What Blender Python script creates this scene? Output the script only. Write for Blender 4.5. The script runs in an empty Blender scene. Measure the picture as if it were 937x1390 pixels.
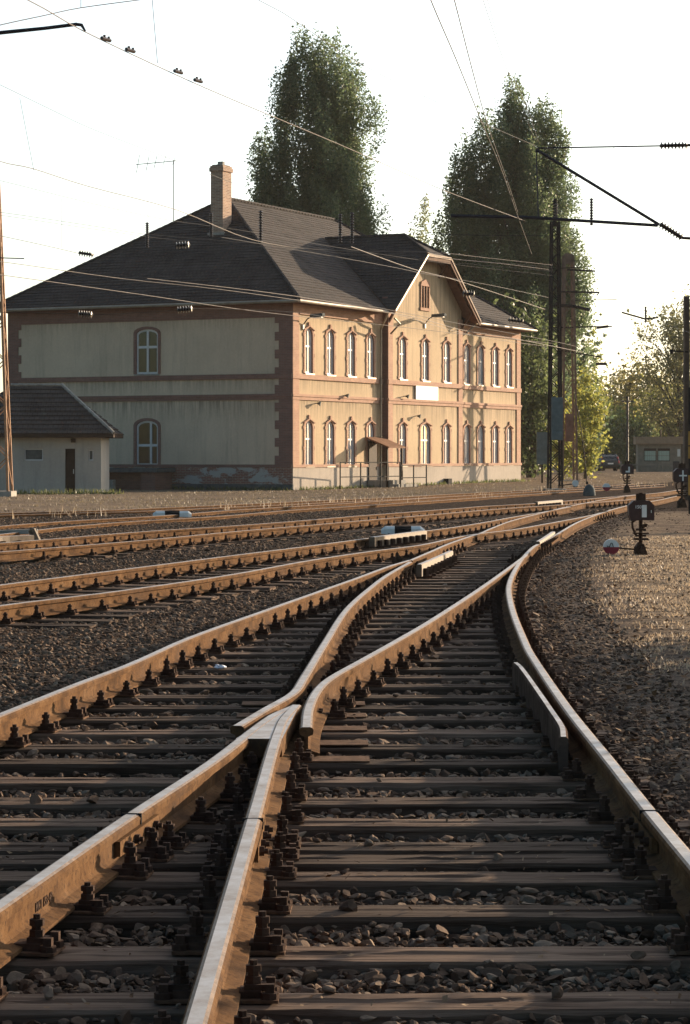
import bpy, math, random
import numpy as np
from mathutils import Vector, Matrix, Quaternion
random.seed(7); RNG = np.random.default_rng(11)
R = math.radians
sc = bpy.context.scene
COL = sc.collection
# ------------------------------------------------------------------ camera maths (photo pixels 937x1390)
F, CX, HY, HC = 3200.0, 468.5, 618.0, 1.5
def at_z(px, py, z):
    Y = F*(HC-z)/(py-HY); return Vector(((px-CX)/F*Y, Y, z))
def at_y(px, py, Y):
    return Vector(((px-CX)/F*Y, Y, HC-(py-HY)/F*Y))
# ------------------------------------------------------------------ tagging / linking
def tag(o, label=None, cat=None, group=None, kind=None):
    if label: o['label'] = label
    if cat: o['category'] = cat
    if group: o['group'] = group
    if kind: o['kind'] = kind
    return o
def empty(name, loc=(0,0,0), rz=0, label=None, cat=None, group=None):
    o = bpy.data.objects.new(name, None); COL.objects.link(o)
    o.location = loc; o.rotation_euler = (0,0,rz); o.empty_display_size = .3
    return tag(o, label, cat, group)
def auto_uv(me):
    nl = len(me.loops)
    if nl == 0: return
    uv = me.uv_layers.new(name='uv')
    npol = len(me.polygons)
    nor = np.empty(npol*3, np.float32); me.polygons.foreach_get('normal', nor); nor = nor.reshape(-1,3)
    lt = np.empty(npol, np.int32); me.polygons.foreach_get('loop_total', lt)
    vi = np.empty(nl, np.int32); me.loops.foreach_get('vertex_index', vi)
    co = np.empty(len(me.vertices)*3, np.float32); me.vertices.foreach_get('co', co); co = co.reshape(-1,3)
    n = np.repeat(nor, lt, axis=0); p = co[vi]
    h = np.stack([-n[:,1], n[:,0], np.zeros(len(n))], 1); L = np.linalg.norm(h, axis=1)
    flat = L < .25
    h[flat] = (1,0,0); L[flat] = 1; h /= L[:,None]
    v = np.cross(n, h); v[flat] = (0,1,0)
    out = np.stack([(p*h).sum(1), (p*v).sum(1)], 1).astype(np.float32)
    uv.data.foreach_set('uv', out.ravel())
class MB:
    def __init__(s): s.v=[]; s.f=[]; s.m=[]
    def add(s, vs, fs, m=0):
        b=len(s.v); s.v.extend([tuple(v) for v in vs])
        for f in fs: s.f.append([b+i for i in f]); s.m.append(m)
    def poly(s, vs, m=0): s.add(vs, [list(range(len(vs)))], m)
    def box(s, x0,x1,y0,y1,z0,z1, m=0):
        s.add([(x0,y0,z0),(x1,y0,z0),(x1,y1,z0),(x0,y1,z0),(x0,y0,z1),(x1,y0,z1),(x1,y1,z1),(x0,y1,z1)],
              [(0,3,2,1),(4,5,6,7),(0,1,5,4),(1,2,6,5),(2,3,7,6),(3,0,4,7)], m)
    def bar(s, a, b, w, h=None, m=0, up=(0,0,1)):
        h = h or w; a=Vector(a); b=Vector(b); d=(b-a).normalized(); u=Vector(up)
        if abs(d.dot(u))>.95: u=Vector((0,1,0))
        x=d.cross(u).normalized()*(w/2); y=x.cross(d).normalized()*(h/2)
        vs=[p+q for p in (a,b) for q in (-x-y, x-y, x+y, -x+y)]
        s.add(vs, [(3,2,1,0),(4,5,6,7),(0,1,5,4),(1,2,6,5),(2,3,7,6),(3,0,4,7)], m)
    def tube(s, pts, r, n=6, m=0, cap=True):
        pts=[Vector(p) for p in pts]; rr = r if isinstance(r,(list,tuple)) else [r]*len(pts)
        vs=[]; fs=[]; px=None
        for i,p in enumerate(pts):
            d=(pts[min(i+1,len(pts)-1)]-pts[max(i-1,0)])
            d = d.normalized() if d.length>1e-9 else Vector((0,0,1))
            if px is None:
                u=Vector((0,0,1)) if abs(d.z)<.9 else Vector((1,0,0)); px=d.cross(u).normalized()
            else:
                px=(px-d*px.dot(d)); px = px.normalized() if px.length>1e-6 else d.orthogonal().normalized()
            py=d.cross(px)
            for k in range(n):
                a=2*math.pi*k/n; vs.append(p+px*math.cos(a)*rr[i]+py*math.sin(a)*rr[i])
        for i in range(len(pts)-1):
            for k in range(n):
                k2=(k+1)%n; fs.append((i*n+k,i*n+k2,(i+1)*n+k2,(i+1)*n+k))
        if cap: fs.append(tuple(range(n))[::-1]); fs.append(tuple((len(pts)-1)*n+k for k in range(n)))
        s.add(vs,fs,m)
    def cyl(s, c, r, h, n=10, m=0, axis='z', r2=None):
        c=Vector(c); d={'x':Vector((1,0,0)),'y':Vector((0,1,0)),'z':Vector((0,0,1))}[axis]
        s.tube([c, c+d*h], [r, r if r2 is None else r2], n, m)
    def prism(s, poly, a, b, m=0):
        """poly: list of Vectors, extruded from offset a to offset b (vectors)"""
        n=len(poly); a=Vector(a); b=Vector(b)
        vs=[Vector(p)+a for p in poly]+[Vector(p)+b for p in poly]
        fs=[tuple(range(n))[::-1], tuple(range(n,2*n))]+[(i,(i+1)%n,n+(i+1)%n,n+i) for i in range(n)]
        s.add(vs,fs,m)
    def build(s, name, mats, parent=None, uv=True, smooth=False, fix=True):
        me=bpy.data.meshes.new(name); me.from_pydata(s.v,[],s.f); me.update()
        if fix:
            import bmesh
            bm=bmesh.new(); bm.from_mesh(me); bmesh.ops.recalc_face_normals(bm, faces=bm.faces); bm.to_mesh(me); bm.free()
        if not isinstance(mats,(list,tuple)): mats=[mats]
        for m in mats: me.materials.append(m)
        if len(mats)>1:
            me.polygons.foreach_set('material_index', s.m)
        if smooth: me.polygons.foreach_set('use_smooth',[True]*len(me.polygons))
        if uv: auto_uv(me)
        me.update()
        o=bpy.data.objects.new(name, me); COL.objects.link(o)
        if parent: o.parent=parent
        return o
def bulk(name, V, Fc, mats, parent=None, uv=False, smooth=False, midx=None, attr=None):
    """V (n,3), Fc (m,k) arrays"""
    me=bpy.data.meshes.new(name); n=len(V); m,k=Fc.shape
    me.vertices.add(n); me.vertices.foreach_set('co', np.ascontiguousarray(V,np.float32).ravel())
    me.loops.add(m*k); me.loops.foreach_set('vertex_index', np.ascontiguousarray(Fc,np.int32).ravel())
    me.polygons.add(m); me.polygons.foreach_set('loop_start', np.arange(0,m*k,k,dtype=np.int32))
    try: me.polygons.foreach_set('loop_total', np.full(m,k,np.int32))
    except Exception: pass
    if not isinstance(mats,(list,tuple)): mats=[mats]
    for mm in mats: me.materials.append(mm)
    if midx is not None: me.polygons.foreach_set('material_index', np.asarray(midx,np.int32))
    me.polygons.foreach_set('use_smooth', np.full(m, smooth))
    me.update(calc_edges=True); me.validate()
    if attr is not None:
        for an,vals in attr.items():
            a=me.color_attributes.new(an,'FLOAT_COLOR','POINT'); a.data.foreach_set('color', np.ascontiguousarray(vals,np.float32).ravel())
    if uv: auto_uv(me)
    o=bpy.data.objects.new(name,me); COL.objects.link(o)
    if parent: o.parent=parent
    return o
def build_each(mb,name,mats,parent,**kw):
    # one object per connected piece
    par=list(range(len(mb.v)))
    def fd(a):
        while par[a]!=a: par[a]=par[par[a]]; a=par[a]
        return a
    for f in mb.f:
        for i in f[1:]: par[fd(i)]=fd(f[0])
    gr={}
    for f,m in zip(mb.f,mb.m): gr.setdefault(fd(f[0]),[]).append((f,m))
    for g in gr.values():
        q=MB(); mp={}
        for f,m in g:
            for i in f:
                if i not in mp: mp[i]=len(q.v); q.v.append(mb.v[i])
            q.f.append([mp[i] for i in f]); q.m.append(m)
        q.build(name,mats,parent,**kw)
def copy_tree(o, parent=None):
    c=o.copy(); COL.objects.link(c); c.parent=parent
    for ch in list(o.children): copy_tree(ch, c)
    return c
# ------------------------------------------------------------------ materials
class NT:
    def __init__(s, name):
        s.mat=bpy.data.materials.new(name); s.mat.use_nodes=True; s.t=s.mat.node_tree; s.n=s.t.nodes; s.l=s.t.links
        s.bsdf=s.n['Principled BSDF']; s.out=s.n['Material Output']
        s.tc=s.n.new('ShaderNodeTexCoord')
    def link(s,a,b): s.l.new(a,b)
    def new(s,t,**kw):
        n=s.n.new(t)
        for k,v in kw.items(): setattr(n,k,v)
        return n
    def mapping(s, src, scale=(1,1,1), loc=None, rot=(0,0,0)):
        m=s.new('ShaderNodeMapping'); s.link(src,m.inputs['Vector']); m.inputs['Scale'].default_value=scale; m.inputs['Rotation'].default_value=rot
        if loc is not None: s.link(loc, m.inputs['Location'])
        return m.outputs[0]
    def noise(s, src, scale, detail=5, rough=.6, dist=0):
        n=s.new('ShaderNodeTexNoise'); s.link(src,n.inputs['Vector']); n.inputs['Scale'].default_value=scale
        n.inputs['Detail'].default_value=detail; n.inputs['Roughness'].default_value=rough; n.inputs['Distortion'].default_value=dist
        return n.outputs['Fac']
    def ramp(s, fac, stops):
        r=s.new('ShaderNodeValToRGB'); s.link(fac,r.inputs[0]); e=r.color_ramp.elements
        while len(e)>len(stops): e.remove(e[-1])
        while len(e)<len(stops): e.new(.5)
        for el,(p,c) in zip(e,stops):
            el.position=p; el.color=(c[0],c[1],c[2],1) if isinstance(c,(tuple,list)) else (c,c,c,1)
        return r.outputs[0]
    def mix(s, fac, a, b, mode='MIX'):
        m=s.new('ShaderNodeMix', data_type='RGBA', blend_type=mode)
        for sock,v in ((m.inputs[0],fac),(m.inputs[6],a),(m.inputs[7],b)):
            if isinstance(v,(int,float)): sock.default_value=v
            elif isinstance(v,(tuple,list)): sock.default_value=(v[0],v[1],v[2],1)
            else: s.link(v,sock)
        return m.outputs[2]
    def math(s, op, a, b=0.0, clamp=False):
        m=s.new('ShaderNodeMath', operation=op, use_clamp=clamp)
        for sock,v in ((m.inputs[0],a),(m.inputs[1],b)):
            if isinstance(v,(int,float)): sock.default_value=v
            else: s.link(v,sock)
        return m.outputs[0]
    def bump(s, h, strength=.5, dist=.02):
        b=s.new('ShaderNodeBump'); s.link(h,b.inputs['Height']); b.inputs['Strength'].default_value=strength; b.inputs['Distance'].default_value=dist
        s.link(b.outputs[0], s.bsdf.inputs['Normal']); return b
    def fin(s, col=None, rough=.8, metal=0, spec=.3):
        if col is not None:
            if isinstance(col,(tuple,list)): s.bsdf.inputs['Base Color'].default_value=(col[0],col[1],col[2],1)
            else: s.link(col,s.bsdf.inputs['Base Color'])
        if isinstance(rough,(int,float)): s.bsdf.inputs['Roughness'].default_value=rough
        else: s.link(rough,s.bsdf.inputs['Roughness'])
        s.bsdf.inputs['Metallic'].default_value=metal; s.bsdf.inputs['Specular IOR Level'].default_value=spec
        return s.mat
def lerp3(c,k): return tuple(min(1,x*k) for x in c)
def simple(name, col, rough=.8, metal=0, var=.25, scale=6, spec=.1, bump=.15):
    t=NT(name); f=t.noise(t.tc.outputs['Object'], scale, 6)
    c=t.ramp(f,[(.3,lerp3(col,1-var)),(.7,lerp3(col,1+var))])
    if bump: t.bump(t.noise(t.tc.outputs['Object'], scale*6, 4), bump, .01)
    return t.fin(c, rough, metal, spec)
M={}
# plaster: ochre, streaked
def plaster(name, base, dirt, dark=1.0):
    t=NT(name); oc=t.tc.outputs['Object']
    big=t.noise(oc,.35,5,.6); st=t.noise(t.mapping(oc,(2.2,2.2,.18)),1.5,5,.7); fine=t.noise(oc,9,6,.7)
    c=t.ramp(big,[(.3,lerp3(base,.86)),(.7,lerp3(base,1.1))])
    c=t.mix(t.ramp(st,[(.5,0),(.78,.65)]),c,dirt)
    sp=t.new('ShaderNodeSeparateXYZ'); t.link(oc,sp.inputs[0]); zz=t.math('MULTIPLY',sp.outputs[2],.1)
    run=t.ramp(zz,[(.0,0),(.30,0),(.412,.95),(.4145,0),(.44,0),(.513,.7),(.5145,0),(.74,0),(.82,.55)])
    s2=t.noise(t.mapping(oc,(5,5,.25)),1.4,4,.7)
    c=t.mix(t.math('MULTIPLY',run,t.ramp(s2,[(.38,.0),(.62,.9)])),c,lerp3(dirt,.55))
    c=t.mix(t.ramp(t.noise(oc,1.3,6,.75,.6),[(.62,0),(.72,.4)]),c,lerp3(base,1.25))
    c=t.mix(.25,c,t.ramp(fine,[(.3,.35),(.7,.65)]),'OVERLAY')
    t.bump(fine,.25,.01); return t.fin(c,.92)
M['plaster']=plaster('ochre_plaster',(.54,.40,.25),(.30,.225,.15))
M['end_plaster']=plaster('grey_beige_plaster',(.60,.47,.345),(.36,.285,.21))
M['plinth']=plaster('plinth_render',(.42,.36,.30),(.25,.22,.2))
M['grey_plaster']=plaster('grey_shed_plaster',(.42,.385,.34),(.26,.24,.22))
def brick(name, a, b, mortar, sc_=1.0, patch=None):
    t=NT(name); uv=t.tc.outputs['UV']
    br=t.new('ShaderNodeTexBrick'); t.link(uv,br.inputs['Vector']); br.inputs['Scale'].default_value=1.0*sc_
    br.inputs['Brick Width'].default_value=.29; br.inputs['Row Height'].default_value=.08; br.inputs['Mortar Size'].default_value=.009
    br.inputs['Color1'].default_value=(*a,1); br.inputs['Color2'].default_value=(*b,1); br.inputs['Mortar'].default_value=(*mortar,1)
    n=t.noise(t.tc.outputs['Object'],2.2,6,.7)
    c=t.mix(.35,br.outputs['Color'],t.ramp(n,[(.3,.3),(.7,.7)]),'OVERLAY')
    if patch:
        pn=t.noise(t.mapping(t.tc.outputs['Object'],(1,1,2.2)),.9,7,.72,.4)
        c=t.mix(t.ramp(pn,[(.50,0),(.56,1)]),c,patch)
    t.bump(br.outputs['Fac'],-.35,.01); return t.fin(c,.9)
M['brick_trim']=brick('salmon_brick',(.46,.265,.18),(.39,.215,.145),(.43,.29,.21))
M['brick_red']=brick('red_brick',(.235,.115,.09),(.185,.092,.074),(.21,.15,.125))
M['brick_old']=brick('weathered_brick',(.28,.11,.07),(.19,.08,.055),(.33,.29,.25),patch=(.40,.38,.35))
M['brick_chim']=brick('chimney_brick',(.42,.25,.17),(.24,.14,.10),(.48,.42,.34))
def tiles(name, a, b):
    t=NT(name); uv=t.tc.outputs['UV']
    br=t.new('ShaderNodeTexBrick'); t.link(uv,br.inputs['Vector']); br.inputs['Scale'].default_value=1
    br.inputs['Brick Width'].default_value=.22; br.inputs['Row Height'].default_value=.28; br.inputs['Mortar Size'].default_value=.022
    br.inputs['Mortar Smooth'].default_value=.4
    br.inputs['Color1'].default_value=(*a,1); br.inputs['Color2'].default_value=(*b,1); br.inputs['Mortar'].default_value=(.02,.015,.013,1)
    n=t.noise(t.tc.outputs['Object'],.8,6,.7); s=t.noise(t.mapping(uv,(5,4.2,1)),1,2)
    c=t.mix(t.ramp(n,[(.35,0),(.75,.7)]),br.outputs['Color'],lerp3(a,1.5))
    c=t.mix(t.ramp(s,[(.62,0),(.70,.7)]),c,(.13,.065,.045))
    c=t.mix(t.ramp(t.noise(uv,.5,7,.8,1),[(.6,0),(.66,.5)]),c,(.11,.115,.095))
    c=t.mix(t.ramp(t.noise(t.mapping(uv,(.7,3.6,1)),1.2,5,.8),[(.5,0),(.72,.6)]),c,lerp3(b,.45))
    # overlapping courses: saw-tooth down the slope
    sep=t.new('ShaderNodeSeparateXYZ'); t.link(uv,sep.inputs[0])
    fr=t.math('FRACT',t.math('MULTIPLY',sep.outputs[1],1/.28))
    h=t.math('ADD',t.math('MULTIPLY',t.math('SUBTRACT',1.0,fr),.7),t.math('MULTIPLY',t.noise(t.mapping(uv,(5,4.2,1)),1,3),.6))
    t.bump(t.math('ADD',t.math('MULTIPLY',br.outputs['Fac'],-.5),t.math('MULTIPLY',t.noise(t.mapping(uv,(5,4.2,1)),1,3),.8)),.8,.03); return t.fin(c,.9,spec=.12)
M['tiles']=tiles('old_roof_tiles',(.058,.050,.048),(.037,.033,.034))
M['shed_tiles']=tiles('shed_roof_tiles',(.07,.06,.056),(.045,.04,.038))
# rails
def railmat():
    t=NT('rusty_rail'); oc=t.tc.outputs['Object']
    f=t.noise(oc,5,7,.7); g=t.noise(t.mapping(oc,(1,1,1)),38,5,.7)
    c=t.ramp(f,[(.32,(.055,.031,.018)),(.48,(.120,.064,.031)),(.62,(.165,.092,.045)),(.8,(.23,.15,.09))])
    c=t.mix(t.ramp(g,[(.52,0),(.64,.75)]),c,(.05,.03,.02))
    c=t.mix(t.ramp(t.noise(oc,1.1,6,.75,.5),[(.5,0),(.68,.6)]),c,(.085,.055,.04))  # broad darker patches imitate dappled shade along the rails
    t.bump(g,.7,.006); return t.fin(c,.92,spec=.02)
M['rail']=railmat()
def topmat():
    t=NT('polished_rail_head'); oc=t.tc.outputs['Object']
    f=t.noise(oc,7,6,.7); g=t.noise(oc,60,4,.7)
    c=t.ramp(f,[(.28,(.16,.115,.085)),(.42,(.31,.265,.23)),(.65,(.43,.41,.40))])
    r=t.ramp(g,[(.3,.42),(.7,.62)])
    t.bump(g,.12,.002); return t.fin(c,r,.55,spec=.4)
M['railtop']=topmat()
M['railedge']=simple('worn_rail_shoulder',(.20,.14,.10),.6,.2,.4,20,.2,.2)
def woodmat(name, a, b, crack):
    t=NT(name); oc=t.tc.outputs['Object']; oi=t.new('ShaderNodeObjectInfo')
    cmb=t.new('ShaderNodeCombineXYZ'); t.link(t.math('MULTIPLY',oi.outputs['Random'],37.0),cmb.inputs[0]); t.link(t.math('MULTIPLY',oi.outputs['Random'],19.0),cmb.inputs[1])
    g=t.noise(t.mapping(oc,(.9,22,22),cmb.outputs[0]),1.6,6,.65,.4); big=t.noise(t.mapping(oc,(1.3,5,5),cmb.outputs[0]),1.2,4)
    c=t.ramp(g,[(.3,crack),(.45,a),(.7,b)])
    c=t.mix(t.ramp(big,[(.4,0),(.7,.6)]),c,lerp3(b,.9))
    hsv=t.new('ShaderNodeHueSaturation'); t.link(c,hsv.inputs['Color']); t.link(t.math('ADD',t.math('MULTIPLY',oi.outputs['Random'],.95),.5),hsv.inputs['Value'])
    t.bump(g,.9,.012); return t.fin(hsv.outputs[0],.9,spec=.08)
M['sleeper']=woodmat('weathered_sleeper_wood',(.078,.047,.032),(.170,.117,.084),(.012,.008,.006))
M['iron']=simple('dark_rusty_iron',(.060,.036,.026),.9,.0,.5,14,.05,.3)
M['plate']=simple('rusty_plate',(.12,.068,.042),.9,0,.45,18,.05,.3)
M['checkrail']=simple('pale_rust_guard',(.14,.095,.062),.7,0,.35,9,.3,.2)
M['checkdark']=simple('dark_check_rail',(.085,.06,.048),.95,0,.4,9,.0,.3)
def stonemat(name, a, b, c3):
    t=NT(name); g=t.new('ShaderNodeNewGeometry')
    r=g.outputs['Random Per Island']
    c=t.ramp(r,[(0,a),(.45,b),(.8,c3),(1,(.24,.18,.13))])
    n=t.noise(t.tc.outputs['Object'],45,4,.7)
    c=t.mix(.4,c,t.ramp(n,[(.3,.25),(.7,.75)]),'OVERLAY')
    t.bump(n,.4,.006); return t.fin(c,.95,spec=.05)
M['stone']=stonemat('ballast_stone',(.080,.050,.034),(.130,.086,.060),(.185,.128,.09))
M['concrete']=simple('aged_concrete',(.30,.28,.25),.9,0,.25,5)
M['concrete_dark']=simple('dark_concrete',(.10,.11,.11),.9,0,.3,4)
M['mast_dark']=simple('dark_painted_mast',(.035,.029,.027),.8,0,.4,4,.1,.1)
M['mast_rust']=simple('rust_brown_mast',(.17,.115,.085),.75,0,.35,3,.3,.15)
M['mast_pale']=simple('pale_rust_mast',(.36,.20,.11),.75,0,.3,3,.3,.15)  # paler and more orange than the other mast rust
M['wire']=simple('oxidised_wire',(.05,.045,.045),.7,.1,.2,3,.5,0)
M['wire_pale']=simple('pale_wire',(.17,.14,.12),.7,.1,.2,3,.5,0)  # paler copy of the wire colour, mostly for wires crossing the building
M['insul']=simple('brown_porcelain',(.045,.03,.028),.35,0,.3,5,.5,0)
M['tube_dark']=simple('dark_steel_tube',(.035,.033,.04),.5,.2,.3,4,.4,0)
M['gutter']=simple('zinc_gutter',(.30,.25,.19),.5,.3,.25,3,.4,.1)
M['white_frame']=simple('white_window_paint',(.58,.58,.58),.5,0,.08,5,.4,0)
M['white_board']=simple('white_board_paint',(.85,.84,.82),.6,0,.03,3,.3,0)
M['white_mark']=simple('white_sign_paint',(.75,.76,.74),.6,0,.08,8,.3,0)
M['red_paint']=simple('dark_red_paint',(.28,.03,.045),.6,0,.15,8,.3,0)
M['black_paint']=simple('black_paint',(.015,.016,.018),.85,0,.2,6,.08,0)
M['lantern']=simple('dark_maroon_lantern',(.045,.018,.017),.55,0,.5,9,.4,.1)
M['rust_sheet']=simple('rusty_sheet_roof',(.20,.10,.055),.8,0,.3,4)
M['dark_wood']=simple('dark_brown_wood',(.045,.028,.02),.7,0,.3,5)
M['soffit']=simple('brown_soffit_boards',(.13,.065,.04),.8,0,.3,4)
M['verge']=simple('painted_verge_board',(.36,.26,.19),.7,0,.2,4)
M['louvre']=simple('blue_grey_louvre',(.13,.17,.18),.6,0,.2,4)
M['louvre_red']=simple('faded_red_louvre',(.20,.12,.095),.7,0,.2,4)
M['hut_wall']=simple('grey_green_hut_wall',(.25,.225,.19),.85,0,.2,3)
M['hut_fascia']=simple('brown_hut_fascia',(.33,.24,.17),.8,0,.2,3)
M['hut_glass']=simple('pale_green_hut_glass',(.42,.56,.50),.3,0,.1,3,.5,0)
M['yellow']=simple('faded_yellow_paint',(.45,.25,.06),.7,0,.2,6)
M['paper']=simple('crumpled_paper',(.72,.74,.78),.8,0,.1,9)
M['car_paint']=simple('dark_blue_car_paint',(.018,.03,.05),.25,0,.1,3,.6,0)
M['car_glass']=simple('dark_car_glass',(.012,.02,.026),.08,0,.1,3,.6,0)
M['tail_red']=simple('red_tail_lamp',(.5,.03,.02),.3,0,.1,3,.5,0)
M['tyre']=simple('black_tyre',(.02,.02,.02),.85,0,.2,4)
M['silver']=simple('silver_trim',(.5,.5,.5),.35,.5,.1,4)
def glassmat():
    t=NT('sky_and_curtain_glass'); f=t.noise(t.mapping(t.tc.outputs['Object'],(9,9,.5)),1,3)
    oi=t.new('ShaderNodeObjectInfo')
    c=t.ramp(f,[(.35,(.30,.31,.33)),(.65,(.55,.55,.56))])  # pale base colour stands for bright sky reflection as well as curtains
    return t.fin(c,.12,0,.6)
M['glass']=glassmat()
def darkglass():
    t=NT('dark_reflecting_glass'); return t.fin((.012,.015,.018),.06,0,.45)
M['darkglass']=darkglass()
def leafmat(name, a, b, c3, tr=.35):
    t=NT(name); g=t.new('ShaderNodeNewGeometry'); r=g.outputs['Random Per Island']
    oc=t.tc.outputs['Object']; n=t.noise(oc,.35,3,.6)
    c=t.ramp(r,[(0,a),(.55,b),(1,c3)])
    c=t.mix(t.ramp(n,[(.35,0),(.7,.6)]),c,c3)
    t.link(c,t.bsdf.inputs['Base Color']); t.bsdf.inputs['Roughness'].default_value=.55; t.bsdf.inputs['Specular IOR Level'].default_value=.35
    tl=t.new('ShaderNodeBsdfTranslucent'); t.link(t.mix(.5,c,(1,.95,.3),'MULTIPLY'),tl.inputs['Color'])
    hs=t.new('ShaderNodeHueSaturation'); hs.inputs['Value'].default_value=2.0; t.link(c,hs.inputs['Color']); t.link(hs.outputs[0],tl.inputs['Color'])
    ms=t.new('ShaderNodeMixShader'); ms.inputs[0].default_value=tr
    t.link(t.bsdf.outputs[0],ms.inputs[1]); t.link(tl.outputs[0],ms.inputs[2]); t.link(ms.outputs[0],t.out.inputs['Surface'])
    return t.mat
M['poplar']=leafmat('poplar_leaves',(.044,.074,.044),(.075,.112,.060),(.14,.17,.082),.44)
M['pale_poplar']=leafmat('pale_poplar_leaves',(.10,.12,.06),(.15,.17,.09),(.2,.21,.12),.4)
M['dark_leaf']=leafmat('dark_leaves',(.045,.062,.03),(.07,.092,.04),(.105,.13,.05),.4)
M['yellow_leaf']=leafmat('yellowing_leaves',(.10,.125,.035),(.165,.18,.045),(.26,.245,.06),.45)
M['green_leaf']=leafmat('green_shrub_leaves',(.06,.085,.022),(.11,.14,.035),(.19,.19,.05),.5)
M['autumn_leaf']=leafmat('autumn_leaves',(.085,.085,.032),(.13,.12,.042),(.18,.15,.05),.4)
M['willow_leaf']=leafmat('willow_leaves',(.08,.09,.04),(.13,.135,.06),(.2,.18,.08),.45)
M['bark']=simple('bark',(.09,.07,.055),.9,0,.3,6)
M['straw']=leafmat('dry_straw',(.24,.18,.12),(.36,.275,.19),(.48,.375,.26),.2)
M['yard_grass']=leafmat('faded_yard_grass',(.085,.072,.045),(.14,.11,.07),(.22,.175,.11),.2)
M['weed']=leafmat('green_weeds',(.06,.08,.03),(.10,.12,.04),(.16,.16,.06),.3)
M['debris']=stonemat('leaf_litter',(.11,.06,.035),(.19,.115,.065),(.30,.21,.13))
# ground: gravel / dirt / dry grass from vertex zones
def groundmat():
    t=NT('yard_ground'); oc=t.tc.outputs['Object']
    at=t.new('ShaderNodeAttribute'); at.attribute_name='zone'; sep=t.new('ShaderNodeSeparateColor'); t.link(at.outputs['Color'],sep.inputs[0])
    vor=t.new('ShaderNodeTexVoronoi'); t.link(oc,vor.inputs['Vector']); vor.inputs['Scale'].default_value=22; vor.inputs['Randomness'].default_value=1
    vn=t.new('ShaderNodeTexVoronoi'); t.link(oc,vn.inputs['Vector']); vn.inputs['Scale'].default_value=22; vn.feature='DISTANCE_TO_EDGE'
    big=t.noise(oc,.6,7,.7); mid=t.noise(oc,4,6,.7); fine=t.noise(oc,30,5,.75)
    sepc=t.new('ShaderNodeSeparateColor'); t.link(vor.outputs['Color'],sepc.inputs[0])
    grav=t.ramp(sepc.outputs[0],[(0,(.045,.035,.029)),(.5,(.08,.063,.052)),(1,(.13,.10,.08))])
    grav=t.mix(t.ramp(vn.outputs['Distance'],[(0,1),(.09,0)]),grav,(.02,.016,.014))
    grav=t.mix(t.ramp(mid,[(.5,0),(.72,.55)]),grav,(.085,.06,.045))
    dirt=t.ramp(fine,[(.3,(.105,.08,.063)),(.55,(.215,.165,.128)),(.75,(.33,.255,.195))])
    dirt=t.mix(t.ramp(big,[(.4,0),(.65,.5)]),dirt,(.12,.095,.075))
    dirt=t.mix(t.ramp(t.noise(t.mapping(oc,(1,2.4,1)),1.8,7,.78),[(.48,0),(.62,.7)]),dirt,(.065,.052,.043))
    straw=t.ramp(t.noise(t.mapping(oc,(1,.6,1)),14,7,.8),[(.3,(.11,.085,.06)),(.5,(.25,.19,.135)),(.7,(.42,.325,.23))])
    gd=t.ramp(t.math('ADD',sep.outputs[1],t.math('MULTIPLY',t.math('SUBTRACT',mid,.5),1.2)),[(.42,0),(.58,1)])
    pn=t.noise(t.mapping(oc,(.9,2.2,1)),1.1,8,.72,.3)
    gs=t.ramp(t.math('ADD',sep.outputs[0],t.math('ADD',t.math('MULTIPLY',t.math('SUBTRACT',big,.5),1.0),t.math('MULTIPLY',t.math('SUBTRACT',pn,.5),2.4))),[(.48,0),(.66,1)])
    gg=t.ramp(t.math('ADD',sep.outputs[2],t.math('MULTIPLY',t.math('SUBTRACT',mid,.5),1.0)),[(.45,0),(.62,1)])
    c=t.mix(gd,grav,dirt); c=t.mix(gs,c,straw); c=t.mix(gg,c,(.07,.085,.035))
    h=t.math('ADD',t.math('MULTIPLY',t.ramp(vor.outputs['Distance'],[(0,1),(.6,0)]),.6),t.math('MULTIPLY',fine,.8))
    t.bump(h,.9,.03); return t.fin(c,1.0,spec=.0)
M['ground']=groundmat()

# ------------------------------------------------------------------ rails (photo polylines of the rail-head centre line, rail top at z=.15)
ZT=.15
def world_line(pts, ext0=None, ext1=None, n_sub=6, ztop=ZT):
    w=[at_z(x,y,ztop) for x,y in pts]
    if ext0: w=[w[0]+(w[0]-w[1]).normalized()*ext0]+w
    if ext1: w=w+[w[-1]+(w[-1]-w[-2]).normalized()*ext1]
    # resample by arc length after smoothing
    P=np.array([(p.x,p.y) for p in w]); d=np.r_[0,np.cumsum(np.hypot(*np.diff(P,axis=0).T))]
    out=[]
    n=len(P)
    for i in range(n-1):
        p0=P[max(i-1,0)]; p1=P[i]; p2=P[i+1]; p3=P[min(i+2,n-1)]
        d1=d[i+1]-d[i]; m1=(p2-p0)/(d[min(i+1,n-1)]-d[max(i-1,0)]); m2=(p3-p1)/(d[min(i+2,n-1)]-d[i])
        for k in range(n_sub):
            t=k/n_sub; h=(2*t**3-3*t**2+1)*p1+(t**3-2*t**2+t)*d1*m1+(-2*t**3+3*t**2)*p2+(t**3-t**2)*d1*m2
            out.append(h)
    out.append(P[-1]); return np.array(out)
def offset_line(L, o):
    d=np.gradient(L,axis=0); d/=np.linalg.norm(d,axis=1)[:,None]
    return L+np.stack([d[:,1],-d[:,0]],1)*o
PROF=[(-.066,.0),(-.066,.012),(-.02,.026),(-.009,.036),(-.009,.094),(-.033,.104),(-.036,.128),(-.029,.137),(-.019,.1415),(.019,.1415),(.029,.137),(.036,.128),(.033,.104),(.009,.094),(.009,.036),(.02,.026),(.066,.012),(.066,.0)]
PROF=[(a,b+.009) for a,b in PROF]
TOPF=(7,8,9)
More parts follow.
